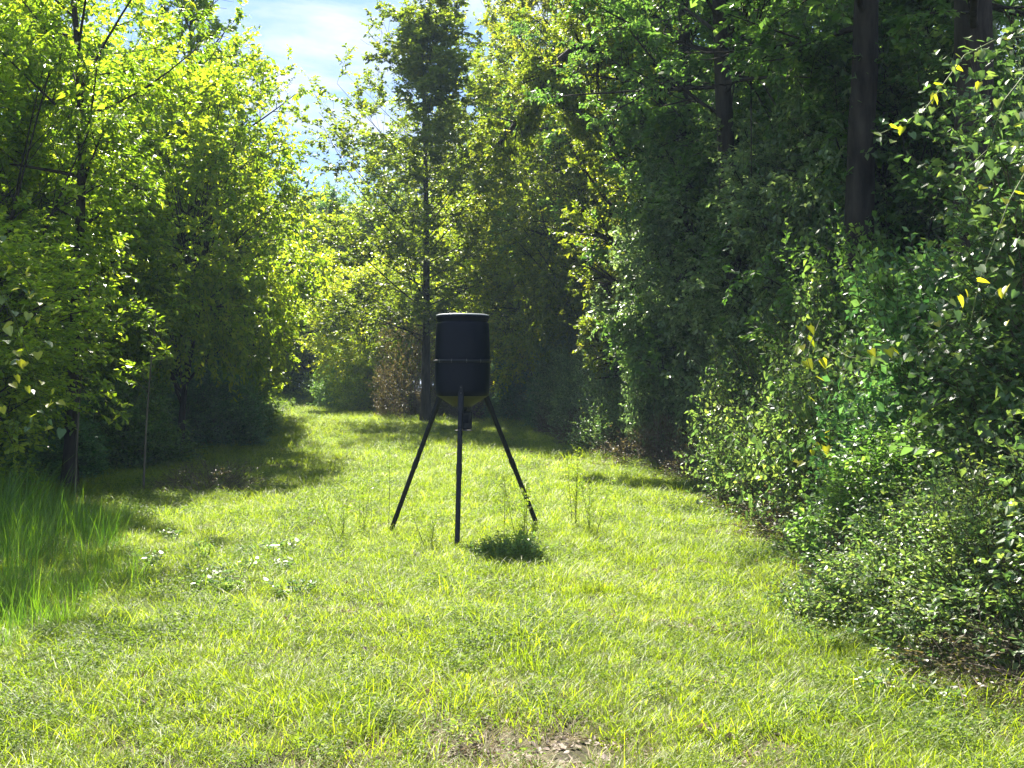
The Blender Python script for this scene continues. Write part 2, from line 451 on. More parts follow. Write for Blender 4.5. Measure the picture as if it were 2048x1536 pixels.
for k, a in enumerate((-90.8, 30, 150)):
    a = rad(a); ca, sa = math.cos(a), math.sin(a)
    R1 = 1.04
    foot = np.array([R1 * ca, R1 * sa, float(gz(FX + R1 * ca, FY + R1 * sa)) - Z0 - .02])
    top = np.array([.285 * ca, .285 * sa, 1.70])
    dr = nrm(foot - top)
    A = Acc()
    bar(A, top + dr * .10, foot, .0285, 12)
    lg = link('leg', A.mesh('leg', [M['steel']]), feeder)
    A = Acc(); bar(A, top, top + dr * .26, .036, 12, r1=.034)
    link('leg_socket', A.mesh('leg_socket', [M['steel']]), lg)
    A = Acc(); mid = top + dr * .86; bar(A, mid, mid + dr * .12, .033, 12)
    link('leg_sleeve', A.mesh('leg_sleeve', [M['steel']]), lg)
    # bolted bracket on the barrel side
    A = Acc()
    o_ = np.array([.312 * ca, .312 * sa, 0])
    bar(A, o_ + (0, 0, 1.66), o_ + (0, 0, 1.78), .026, 4, r1=.018)
    br_ = link('leg_bracket', A.mesh('leg_bracket', [M['steel']]), feeder)
    for z_ in (1.69, 1.755):
        b = link('bolt', bolt_me, br_); b.location = (.338 * ca, .338 * sa, z_); b.rotation_euler = (0, rad(90), a)

# ------------------------------------------------------------------ plant builders
def trunk_mesh(acc, rng, H, r0, lean=(0, 0), wob=.25, sides=12, rings=22, flare=1.6, mat=0, rtop=.18):
    z = np.linspace(-.25, H, rings); s = np.clip(z / H, 0, 1)
    ph = rng.uniform(0, 6.28, 4)
    cx = lean[0] * s * H + wob * (np.sin(s * 5 + ph[0]) - np.sin(ph[0])) * s
    cy = lean[1] * s * H + wob * (np.sin(s * 4.2 + ph[1]) - np.sin(ph[1])) * s
    r = r0 * ((1 - s) * (1 - rtop) + rtop) * (1 + (flare - 1) * np.exp(-np.clip(z, 0, None) / (r0 * 2.2)))
    a = np.linspace(0, 2 * math.pi, sides, endpoint=False)
    rg = 1 + .07 * np.sin(a[None] * 5 + ph[2] + z[:, None] * 1.1) + .05 * rng.normal(size=(rings, sides))
    X = cx[:, None] + r[:, None] * rg * np.cos(a); Y = cy[:, None] + r[:, None] * rg * np.sin(a)
    v = np.stack([X, Y, z[:, None] * np.ones(sides)], -1).reshape(-1, 3)
    f = [(i * sides + j, i * sides + (j + 1) % sides, (i + 1) * sides + (j + 1) % sides, (i + 1) * sides + j) for i in range(rings - 1) for j in range(sides)]
    acc.add(v, f, mat, .5, True)
    return lambda q: np.stack([np.interp(q * H, z, cx), np.interp(q * H, z, cy), q * H], -1), lambda q: np.interp(q * H, z, r)

def make_tree(name, seed, H, r0, cb, R, prof, nl, leaf, lsize, lmat, sub=7, tw=7, nleaf=9, droop=.25, thin=-.35, tlen=(.28, .5), lean=(0, 0),
              elev=(60, 15), bark='bark', wob=.3, flutter=.5, pair=False, limb_up=.12, tmean=.5, low=None, side=1., rnd=.35, wid=1.0, flare=1.6, lr0=.5, s0=.2):
    """returns (trunk mesh, crown mesh)"""
    rng = np.random.default_rng(seed)
    T = Acc()
    axis, rad_at = trunk_mesh(T, rng, H, r0, lean, wob, flare=flare)
    q = cb + (1 - cb) * ((np.arange(nl) + rng.uniform(0, 1, nl)) / nl) * .98
    t = (q - cb) / (1 - cb)
    az = np.arange(nl) * 2.399 + rng.normal(0, .5, nl)
    el = np.radians(elev[1] + (elev[0] - elev[1]) * t + rng.normal(0, 9, nl))
    d = np.stack([np.cos(az) * np.cos(el), np.sin(az) * np.cos(el), np.sin(el)], 1)
    Ln = R * np.interp(t, np.linspace(0, 1, len(prof)), prof) * rng.uniform(1 - rnd, 1 + rnd * .6, nl)
    b = rng.normal(size=(nl, 3)) * .14; b[:, 2] += limb_up
    limbs = Br(axis(q), d, Ln, b, rad_at(q) * lr0)
    tubes(T, limbs, 6, 6, 0, .2, .006)
    subs = spawn(rng, limbs, sub, s0, 1., (30, 65), (.28, .5), .06, .16, .6, .55)
    tubes(T, subs, 3, 4, 0, .3, .004)
    twigs = spawn(rng, subs, tw, .15, 1., (25, 65), (.25, .42), -.02, .15, .6, .5, .5, .1)
    twigs.L = np.clip(twigs.L, tlen[0], tlen[1]) * rng.uniform(.8, 1.2, twigs.n)
    twigs = twigs.keep(noise3(twigs.p, 1.15, seed) > thin)
    K = Acc()
    tubes(K, twigs, 1, 3, 1, .4, .0025)
    leaves_on(K, rng, twigs, nleaf, lsize, leaf, .1, droop, flutter, side, tmean, .2, pair, wid=wid)
    return T.mesh(name + '_trunk', [M[bark]]), K.mesh(name + '_crown', [M[lmat], M['twig']])

def make_mound(name, seed, R, Hh, n, leaf, lsize, lmat, nleaf=9, tl=(.2, .4), droop=.2, stems=26, dry=.0, tmean=.5, bark='twig', flutter=.55, lump=.22, inner=.5, spike=0, wid=1.0):
    """a bush: stems from the ground and leafy twigs through an uneven dome"""
    rng = np.random.default_rng(seed)
    T = Acc(); K = Acc()
    u = rng.uniform(0, 2 * math.pi, n); cz = rng.uniform(-.25, 1, n)
    sx = np.sqrt(1 - np.clip(cz, 0, 1) ** 2)
    dv = np.stack([np.cos(u) * sx, np.sin(u) * sx, np.clip(cz, 0, 1)], 1)
    lum = 1 + lump * noise3(dv, 3.1, seed) + lump * .5 * noise3(dv, 7.3, seed + 3)
    rr = inner + (1 - inner) * rng.uniform(0, 1, n) ** .5
    p = dv * np.array([R, R, Hh]) * (rr * lum)[:, None]
    p[:, 2] = np.maximum(p[:, 2], .05) + np.where(cz < 0, rng.uniform(0, .45, n) * Hh, 0)
    d = nrm(dv * 1. + rng.normal(size=(n, 3)) * .55 + np.array([0, 0, .35]))
    tws = Br(p, d, rng.uniform(*tl, n), rng.normal(size=(n, 3)) * .15 + np.array([0, 0, -.05]), np.full(n, .004))
    tws = tws.keep(noise3(tws.p, 2.0, seed + 5) > -.55)
    ml = rng.random(tws.n) > dry
    tubes(K, tws, 1, 3, 1, .4, .002)
    leaves_on(K, rng, tws.keep(ml), nleaf, lsize, leaf, .05, droop, flutter, 1., tmean, .2, wid=wid)
    # arching stems
    k = stems
    a = rng.uniform(0, 6.283, k); r_ = R * .35 * np.sqrt(rng.uniform(0, 1, k))
    base = np.stack([np.cos(a) * r_, np.sin(a) * r_, np.full(k, -.08)], 1)
    tip = tws.p[rng.integers(0, tws.n, k)] * rng.uniform(.9, 1.12, k)[:, None]
    dd = tip - base; Ls = np.linalg.norm(dd, axis=1); dn = dd / Ls[:, None]
    up = np.zeros_like(dn); up[:, 2] = .35
    st = Br(base, nrm(dn + up), Ls, dn - nrm(dn + up), rng.uniform(.006, .016, k))
    tubes(T, st, 5, 5, 0, .3, .003)
    ss = spawn(rng, st, 6, .3, 1, (25, 60), (.2, .4), .05, .15, .8, .6)
    tubes(T, ss, 2, 3, 0, .3, .002)
    if spike:
        a = rng.uniform(0, 6.283, spike)
        dv = nrm(np.stack([np.cos(a), np.sin(a), rng.uniform(.3, 1.6, spike)], 1))
        sp = Br(dv * np.array([R, R, Hh]) * .8, dv, rng.uniform(.5, 1.1, spike), np.tile([0, 0, -.25], (spike, 1)) + rng.normal(size=(spike, 3)) * .1, np.full(spike, .006))
        tubes(T, sp, 5, 4, 0, .3, .002)
        leaves_on(K, rng, sp, 16, lsize * 1.15, leaf, .1, droop, flutter, 1., tmean + .2, .2)
    return T.mesh(name + '_stems', [M[bark]]), K.mesh(name + '_foliage', [M[lmat], M['twig']])

ROUND = [.55, .9, 1., .95, .75, .4]
CONE = [1., .95, .8, .6, .42, .2]
AIRY = [.8, 1.05, 1.1, 1.0, .8, .45]
COLUMN = [.8, 1., 1., .9, .75, .45]
BROAD = [.8, 1., 1.05, .9, .65, .35]
A_ = {}
A_['oak'] = make_tree('oak', 1, 13, .24, .05, 3.9, BROAD, 48, 'fine', .105, 'leaf_oak', 9, 9, 15, thin=-.6)
A_['oak2'] = make_tree('oak2', 2, 14, .26, .16, 4.4, ROUND, 46, 'fine', .105, 'leaf_oak', 9, 9, 15, lean=(-.03, .01), thin=-.6)
A_['olive'] = make_tree('olive', 3, 13, .20, .07, 3.4, ROUND, 46, 'fine', .10, 'leaf_oak_olive', 9, 9, 14, thin=-.55)
A_['airy'] = make_tree('airy', 4, 14.4, .155, .20, 4.3, AIRY, 58, 'fine', .14, 'leaf_oak_olive', 10, 9, 14, thin=-.62, elev=(65, 20), wob=.2, rnd=.45, lr0=.26, s0=.08)
A_['bay'] = make_tree('bay', 5, 9, .09, .06, 3.0, BROAD, 42, 'obovate', .115, 'leaf_bay', 8, 8, 12, tlen=(.25, .45), bark='pale_bark', wob=.25, thin=-.5)
A_['bay2'] = make_tree('bay2', 6, 10.5, .12, .10, 2.9, COLUMN, 44, 'fine', .115, 'leaf_bay', 9, 8, 13, tlen=(.25, .45), wob=.3, thin=-.5)
A_['gum'] = make_tree('gum', 7, 12, .17, .10, 3.0, COLUMN, 38, 'star', .12, 'leaf_gum', 8, 7, 8, droop=.5, wob=.2, thin=-.5)
A_['lime'] = make_tree('lime', 8, 8.5, .10, .04, 2.7, BROAD, 38, 'fine', .12, 'leaf_lime', 8, 8, 13, droop=.35, thin=-.5)
A_['pinnate'] = make_tree('pinnate', 9, 9.5, .10, .40, 2.3, ROUND, 28, 'narrow', .12, 'leaf_gum', 6, 6, 20, droop=.7, pair=True, flutter=.25, tlen=(.38, .6), thin=-.8)

B_ = {}
B_['privet'] = make_mound('privet', 21, 1.45, 1.9, 3600, 'fine', .070, 'leaf_oak', 12)
B_['holly'] = make_mound('holly', 22, 1.35, 2.1, 3200, 'fine', .075, 'leaf_dark', 12, spike=8)
B_['bramble'] = make_mound('bramble', 23, 1.4, 1.35, 3200, 'ovate', .055, 'leaf_vine', 10, tl=(.2, .5), spike=14, lump=.3)
B_['grape'] = make_mound('grape', 24, 1.5, 1.9, 2100, 'heart', .062, 'leaf_vine', 7, tl=(.25, .6), spike=16, droop=.6, flutter=.45, lump=.3)
B_['vinewall'] = make_mound('vinewall', 31, 1.35, 4.6, 4200, 'heart', .066, 'leaf_vine', 8, tl=(.25, .6), spike=14, droop=.6, flutter=.5, lump=.28)
B_['brush'] = make_mound('brush', 25, 1.2, 1.0, 1500, 'fine', .045, 'leaf_rusty', 6, dry=.6, bark='dry_twig', stems=50)
B_['low'] = make_mound('low', 26, .75, .55, 800, 'ovate', .045, 'leaf_vine', 8, tl=(.1, .22), stems=14)
B_['limebush'] = make_mound('limebush', 27, 1.5, 2.0, 2800, 'fine', .09, 'leaf_lime', 10)
B_['rusty'] = make_mound('rusty', 28, 1.3, 2.2, 2000, 'fine', .055, 'leaf_rusty', 8, dry=.2, tl=(.2, .45))

def make_shell(name, seed, R, cz, rz, n, leaf, lsize, nleaf, tl=(.25, .5), droop=.3, lump=.2, inner=.45):
    """a broad many-stemmed tree, its crown dense with leafy sprays"""
    rng = np.random.default_rng(seed); T = Acc(); K = Acc()
    dv = nrm(rng.normal(size=(n, 3)))
    lum = 1 + lump * noise3(dv, 2.7, seed) + lump * .8 * noise3(dv, 6.1, seed + 3)
    rr = inner + (1 - inner) * rng.uniform(0, 1, n) ** .55
    p = dv * np.array([R, R, rz]) * (rr * lum)[:, None] + np.array([0, 0, cz])
    d = nrm(dv * .9 + rng.normal(size=(n, 3)) * .5 + np.array([0, 0, .15]))
    tws = Br(p, d, rng.uniform(*tl, n), rng.normal(size=(n, 3)) * .15 + np.array([0, 0, -.15]), np.full(n, .005))
    tws = tws.keep((noise3(tws.p, 1.5, seed + 5) > -.28) & (tws.p[:, 2] > .5))
    tubes(K, tws, 1, 3, 1, .4, .002)
    leaves_on(K, rng, tws, nleaf, lsize, leaf, .05, droop, .5, 1., .5, .22)
    axis, rad_at = trunk_mesh(T, rng, cz * 1.15, .075, (0, 0), .2)
    k = 34
    tip = tws.p[rng.integers(0, tws.n, k)]; q = rng.uniform(.15, .95, k); base = axis(q)
    dd = tip - base; Ls = np.linalg.norm(dd, axis=1); dn = dd / Ls[:, None]
    up = np.zeros_like(dn); up[:, 2] = .3
    st = Br(base, nrm(dn + up), Ls, dn - nrm(dn + up), np.interp(q, [0, 1], [.04, .018]))
    tubes(T, st, 6, 5, 0, .25, .003)
    ss = spawn(rng, st, 8, .25, 1, (25, 60), (.22, .4), .05, .15, .8, .5)
    tubes(T, ss, 3, 3, 0, .3, .002)
    return T.mesh(name + '_trunk', [M['bark']]), K.mesh(name + '_crown', [M['leaf_bay'], M['twig']])

def place_tree(kind, x, y, h, w, rot, label, group, name='tree', cat='tree', lean=(0, 0)):
    tm, cm_ = A_[kind]
    t = bpy.data.objects.new(name, None); C.objects.link(t)
    t.location = (x, y, float(gz(x, y)))
    t.rotation_euler = (lean[0], lean[1], rad(rot)); t.scale = (w, w, h)
    tag(t, label, cat, group)
    link('trunk', tm, t); link('crown', cm_, t)
    return t

def place_bush(kind, x, y, h, w, rot, label, group, name='bush', cat='bush'):
    tm, cm_ = B_[kind]
    t = bpy.data.objects.new(name, None); C.objects.link(t)
    t.location = (x, y, float(gz(x, y)) - .03)
    t.rotation_euler = (0, 0, rad(rot)); t.scale = (w, w, h)
    tag(t, label, cat, group)
    link('stems', tm, t); f_ = link('foliage', cm_, t)
    if kind == 'privet' and x > 0 and y > 19:
        f_.material_slots[0].link = 'OBJECT'; f_.material_slots[0].material = M['leaf_cool']
    return t
A_['tall'] = make_tree('tall', 10, 17, .27, .36, 4.2, ROUND, 44, 'fine', .10, 'leaf_oak', 9, 8, 13, wob=.35, thin=-.5, lr0=.28, s0=.1)
A_['tallw'] = make_tree('tallw', 12, 17, .27, .40, 6.2, ROUND, 46, 'fine', .11, 'leaf_oak', 10, 8, 13, wob=.3, thin=-.5, lr0=.28, s0=.12)
A_['sapling'] = make_tree('sapling', 11, 5.5, .05, .05, 1.6, BROAD, 34, 'fine', .085, 'leaf_oak', 8, 7, 13, wob=.2, thin=-.6)

A_['shell'] = make_shell('broadleaf', 61, 2.3, 4.1, 2.7, 4200, 'fine', .11, 12, lump=.3, inner=.68)
A_['shell2'] = make_shell('slender_broadleaf', 62, 2.0, 5.0, 3.9, 4400, 'fine', .10, 12, lump=.32, inner=.65)
A_['shell3'] = make_shell('large_leaved', 63, 2.1, 4.3, 2.8, 2200, 'obovate', .125, 11, lump=.32, inner=.65)
def recolour(t, mat):
    for c in t.children:
        if c.name.startswith('crown'):
            c.material_slots[0].link = 'OBJECT'; c.material_slots[0].material = M[mat]
    return t

def X(px, d): return (px - 1024) / F * d

# ------------------------------------------------------------------ trees on the left of the lane
GL = 'trees crowding the shaded left edge of the lane'
for k, x, y, h, w, r, lab in [
 ('bay', -10.6, 15.2, .98, 1.0, 20, 'glossy-leaved tree overhanging the tall reed grass'),
 ('pinnate', -7.3, 19.0, 1.1, 1.1, 0, 'feathery drooping tree of narrow leaflets high above the dark hollow'),
 ('gum', -9.1, 33.5, 1.15, 1.1, 130, 'star-leaved tree whose top branch reaches out into the sky gap'),
 ('lime', -9.2, 37.0, 1.0, .95, 30, 'low yellow-green tree leaning over the far left grass edge'),
 ('gum', -10.6, 39.0, .95, 1.0, 80, 'star-leaved tree rising beside the sky gap, farther down the lane'),
 ('lime', -10.4, 42.0, 1.05, 1.0, 160, 'yellow-green tree near the bend, below the sky gap'),
 ('bay2', -11.6, 48.0, .85, .95, 10, 'small tree at the bend where the lane turns away'),
 ('olive', -14.0, 55.0, .75, .9, 100, 'olive-green tree closing the inside of the bend'),
]:
    place_tree(k, x, y, h, w, r, lab, GL)
for k, x, y, h, w, r, lab in [
 ('oak', -14.6, 21.0, .9, 1.0, 0, 'dark oak behind the feathery tree'),
 ('oak', -15.2, 27.0, .95, 1.0, 90, 'dark oak behind the trees over the hollow'),
 ('oak', -14.6, 33.0, 1.0, 1.0, 180, 'dark oak behind the low yellow-green tree'),
 ('oak', -14.0, 39.0, .95, 1.0, 270, 'dark oak standing back from the sky gap'),
 ('oak2', -14.2, 16.0, .8, 1.0, 40, 'shadowy oak behind the reed grass at the picture edge'),
 ('oak2', -16.5, 47.0, .85, 1.0, 140, 'shadowy oak behind the small tree at the bend')]:
    place_tree(k, x, y, h, w, r, lab, 'dark oaks behind the left edge trees')

for k, m_, x, y, h, w, r, lab in [
 ('shell3', 'leaf_bay', -8.5, 18.2, 1.05, 1.05, 80, 'large-leaved tree above the two pale stems'),
 ('shell3', 'leaf_bay', -10.2, 20.4, 1.5, 1.15, 45, 'tall large-leaved tree filling the upper left corner'),
 ('shell', 'leaf_gum', -9.9, 35.0, 1.6, 1.1, 125, 'tall dense tree under the reaching branch at the sky gap'),
 ('shell2', 'leaf_bay', -11.5, 27.0, 1.5, 1.25, 205, 'tall dense tree above the dark hollow, second row'),
 ('shell', 'leaf_bay', -13.0, 23.5, 1.6, 1.2, 285, 'tall dense tree behind the feathery tree'),
 ('shell3', 'leaf_bay', -7.6, 15.6, .58, .8, 0, 'low large-leaved tree overhanging the reed grass at the picture edge'),
 ('shell2', 'leaf_bay', -10.4, 20.0, 1.0, 1.0, 160, 'dense-crowned tree high over the dark hollow'),
 ('shell', 'leaf_gum', -7.6, 26.4, 1.3, 1.08, 240, 'dense-crowned tree shading the striped part of the lane'),
 ('shell', 'leaf_bay', -9.9, 24.2, 1.0, 1.1, 300, 'dense-crowned tree left behind the one shading the lane'),
 ('shell2', 'leaf_gum', -9.6, 33.0, 1.05, 1.1, 20, 'slender dense tree left of the sky gap'),
 ('shell', 'leaf_lime', -9.6, 38.0, 1.0, .95, 100, 'yellow-green dense tree reaching down to the far left grass edge'),
 ('shell', 'leaf_gum', -10.3, 40.5, 1.0, 1.0, 180, 'dense-crowned tree before the bend'),
 ('shell2', 'leaf_bay', -11.9, 46.5, .85, 1.0, 260, 'slender dense tree at the bend')]:
    recolour(place_tree(k, x, y, h, w, r, lab, GL), m_)

# ------------------------------------------------------------------ trees at the end of the lane
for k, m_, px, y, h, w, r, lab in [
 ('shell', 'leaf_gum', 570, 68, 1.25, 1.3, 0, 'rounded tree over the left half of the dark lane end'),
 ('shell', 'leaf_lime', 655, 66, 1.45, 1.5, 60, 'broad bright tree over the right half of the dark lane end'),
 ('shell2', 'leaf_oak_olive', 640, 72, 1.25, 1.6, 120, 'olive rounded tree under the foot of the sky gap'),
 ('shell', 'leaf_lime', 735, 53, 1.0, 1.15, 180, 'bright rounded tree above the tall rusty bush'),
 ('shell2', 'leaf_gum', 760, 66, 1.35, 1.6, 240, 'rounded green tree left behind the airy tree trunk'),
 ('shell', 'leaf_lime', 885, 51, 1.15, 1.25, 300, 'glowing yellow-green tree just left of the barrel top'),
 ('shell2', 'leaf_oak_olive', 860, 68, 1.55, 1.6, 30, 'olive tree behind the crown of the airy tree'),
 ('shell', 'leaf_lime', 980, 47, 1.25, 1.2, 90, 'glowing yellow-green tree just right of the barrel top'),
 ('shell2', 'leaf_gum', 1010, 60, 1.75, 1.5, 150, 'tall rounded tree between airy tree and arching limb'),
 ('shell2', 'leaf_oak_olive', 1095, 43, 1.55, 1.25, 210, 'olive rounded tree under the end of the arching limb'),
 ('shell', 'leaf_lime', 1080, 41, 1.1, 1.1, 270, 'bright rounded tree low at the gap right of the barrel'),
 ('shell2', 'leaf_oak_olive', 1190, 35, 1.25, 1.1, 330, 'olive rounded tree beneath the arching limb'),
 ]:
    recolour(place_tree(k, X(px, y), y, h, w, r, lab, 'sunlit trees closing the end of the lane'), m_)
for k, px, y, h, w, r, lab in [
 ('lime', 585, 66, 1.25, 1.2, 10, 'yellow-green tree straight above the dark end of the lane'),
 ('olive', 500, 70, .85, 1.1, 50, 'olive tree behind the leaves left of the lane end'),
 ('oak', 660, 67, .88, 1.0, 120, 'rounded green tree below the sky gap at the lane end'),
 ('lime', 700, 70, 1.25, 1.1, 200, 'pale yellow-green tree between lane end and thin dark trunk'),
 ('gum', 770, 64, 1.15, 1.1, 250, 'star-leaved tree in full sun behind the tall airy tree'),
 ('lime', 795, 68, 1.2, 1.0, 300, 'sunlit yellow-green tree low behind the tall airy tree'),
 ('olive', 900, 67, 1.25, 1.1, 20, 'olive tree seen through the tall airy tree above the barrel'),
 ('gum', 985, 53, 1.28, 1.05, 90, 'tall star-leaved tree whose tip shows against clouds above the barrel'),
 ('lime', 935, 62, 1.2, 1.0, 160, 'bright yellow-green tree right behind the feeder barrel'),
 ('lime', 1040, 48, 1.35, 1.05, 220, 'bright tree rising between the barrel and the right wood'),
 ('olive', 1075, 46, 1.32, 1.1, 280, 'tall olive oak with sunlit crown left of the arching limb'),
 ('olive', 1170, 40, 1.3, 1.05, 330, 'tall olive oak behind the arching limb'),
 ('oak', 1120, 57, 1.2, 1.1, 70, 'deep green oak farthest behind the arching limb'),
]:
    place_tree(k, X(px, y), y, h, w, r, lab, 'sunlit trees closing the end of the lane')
place_tree('airy', X(851, 41), 41, .95, 1.08, 115, 'tall airy tree with thin dark upright trunk behind the feeder', None)

# the oak with the arching limb
lo = place_tree('olive', 3.1, 28, 1.12, .95, 40, 'oak at the wood edge sending one heavy dark limb arching leftwards', None)
rng = np.random.default_rng(77)
inv = lo.rotation_euler.z
def loc_(v):
    v = np.array(v, float) - np.array([3.1, 28, float(gz(3.1, 28))])
    c, s = math.cos(-inv), math.sin(-inv)
    return np.array([(c * v[0] - s * v[1]) / .95, (s * v[0] + c * v[1]) / .95, v[2] / 1.12])
def limb_pts(pts, r0, name, leafy):
    P = np.array([loc_(p) for p in pts])
    T = Acc(); K = Acc()
    n_ = len(P) - 1
    seg = Br(P[:-1], P[1:] - P[:-1], np.linalg.norm(P[1:] - P[:-1], axis=1), np.zeros((n_, 3)), np.linspace(r0, r0 * .3, n_))
    tubes(T, seg, 2, 8, 0, .85, .01)
    sb = spawn(rng, seg, 4, .1, 1, (30, 70), (.6, 1.2), -.15, .2, .9, .6, .2, .7)
    tubes(T, sb, 4, 5, 0, .25, .004)
    s2 = spawn(rng, sb, 6, .15, 1, (25, 65), (.35, .6), -.1, .15, .9, .6)
    tubes(T, s2, 2, 4, 0, .3, .003)
    tw = spawn(rng, s2, 7, .1, 1, (25, 65), (.4, .7), -.1, .15, .9, .6)
    tubes(K, tw, 1, 3, 1, .4, .002)
    leaves_on(K, rng, tw, leafy, .075, 'fine', .05, .4, .5)
    lm = link('limb', T.mesh('limb', [M['bark']]), lo)
    link('foliage', K.mesh('limb_foliage', [M['leaf_oak_olive'], M['twig']]), lm)
D_ = 26.5
def PX(px, py, d=D_): return (X(px, d), d, H0 + (HZ - py) / F * d)
limb_pts([(3.1, 28, 9.4), PX(1215, 85, 27.4), PX(1150, 98), PX(1112, 128), PX(1090, 172), PX(1052, 215), PX(1020, 262), PX(985, 300)], .15, 'limb', 11)
limb_pts([PX(1118, 124), PX(1100, 160, 26.2), PX(1098, 190, 26.2), PX(1125, 215, 26), PX(1165, 222, 25.8)], .06, 'limb', 9)

# ------------------------------------------------------------------ the right-hand wood
for k, m_, x, y, h, w, r, lab in [
 ('shell', 'leaf_oak_olive', 9.0, 38.0, 1.6, 1.3, 10, 'olive rounded tree glimpsed behind the leaning trunk'),
 ('shell2', 'leaf_oak_olive', 12.4, 35.0, 1.3, 1.3, 100, 'olive rounded tree glimpsed behind the thickest trunk'),
 ('shell', 'leaf_lime', 14.5, 41.0, 1.5, 1.4, 190, 'bright rounded tree glimpsed beside the holes of sky'),
 ('shell', 'leaf_oak_olive', 17.0, 37.0, 1.3, 1.4, 280, 'olive rounded tree glimpsed right of the holes of sky'),
 ('shell', 'leaf_cool', 6.2, 18.6, 1.35, .85, 15, 'upright rounded tree just left of the thickest trunk'),
 ('shell', 'leaf_oak_olive', 4.9, 29.5, 1.25, 1.05, 0, 'rounded tree crowding round the straight dark trunk'),
 ('shell2', 'leaf_cool', 6.6, 24.5, 1.0, 1.0, 60, 'rounded tree behind the leaning trunk'),
 ('shell', 'leaf_oak', 8.7, 23.5, 1.15, 1.05, 120, 'rounded tree left behind the thickest trunk'),
 ('shell2', 'leaf_oak_olive', 5.3, 33.5, 1.5, 1.3, 180, 'olive rounded tree deeper in, left of the straight trunk'),
 ('shell', 'leaf_cool', 5.6, 20.8, 1.0, .95, 240, 'low dark rounded tree left of the thickest trunk'),
 ('shell', 'leaf_cool', 7.9, 18.0, .95, 1.0, 300, 'low dark rounded tree right of the thickest trunk'),
 ('shell', 'leaf_oak', 10.8, 21.0, .9, 1.1, 30, 'rounded tree under the holes of sky'),
 ('shell', 'leaf_dark', 8.2, 14.2, .75, .9, 90, 'low dark rounded tree above the vine wall'),
 ('shell', 'leaf_cool', 4.4, 24.4, 1.0, .85, 150, 'low rounded tree at the foot of the straight trunk')]:
    recolour(place_tree(k, x, y, h, w, r, lab, 'rounded trees filling the right wood'), m_)
GT = 'bare dark trunks standing in the right wood'
for px, y, h, w, r, lab, ln in [
 (1352, 25, 1.0, .85, 0, 'tall tree with straight dark trunk above the leafy hedge', 0),
 (1478, 22, .95, .85, 70, 'tall tree whose dark trunk leans left as it rises', -.10),
 (1717, 17, 1.0, 1.0, 140, 'tall tree with the thickest dark trunk of the wood', 0),
 (1815, 23, 1.0, 1.15, 210, 'tall tree with dark trunk beside the bright holes of sky', 0),
 (1930, 14.5, 1.0, 1.15, 280, 'tall shaded tree with trunk half hidden by the grapevine', .03)]:
    place_tree('tallw' if px in (1717, 1478) else 'tall', X(px, y), y, h, w, r, lab, GT, lean=(0, ln))
for k, x, y, h, w, r, lab in [
 ('oak', 5.6, 33, 1.15, 1.1, 0, 'leafy oak behind the straight dark trunk'),
 ('oak2', 4.0, 36, 1.15, 1.0, 60, 'dark oak beyond the oak with the arching limb'),
 ('oak', 8.2, 29, 1.1, 1.0, 120, 'leafy oak behind the leaning trunk'),
 ('oak', 7.2, 39, 1.2, 1.1, 80, 'leafy oak deep in the wood'),
 ('oak', 16.5, 34, .8, 1.1, 160, 'far leafy oak low under the holes of sky')]:
    place_tree(k, x, y, h, w, r, lab, 'leafy oaks filling the right wood')
for x, y, h, w, r, lab in [
 (3.9, 26.5, 1.35, 1.2, 0, 'young tree in front of the straight dark trunk'),
 (5.2, 21.5, 1.25, 1.3, 90, 'young tree in front of the leaning trunk'),
 (6.6, 19.0, 1.1, 1.3, 180, 'young tree left of the thickest trunk'),
 (7.3, 15.0, 1.0, 1.2, 270, 'young tree under the thickest trunk'),
 (8.8, 21.0, 1.1, 1.3, 135, 'young tree between the two widest trunks'),
 (4.4, 24.0, 1.7, 1.5, 135, 'taller young tree between straight and leaning trunks'),
 (6.0, 17.5, 1.45, 1.4, 225, 'taller young tree below the leaning trunk')]:
    place_tree('sapling', x, y, h, w, r, lab, 'young trees along the right wood edge', 'young_tree', 'tree')

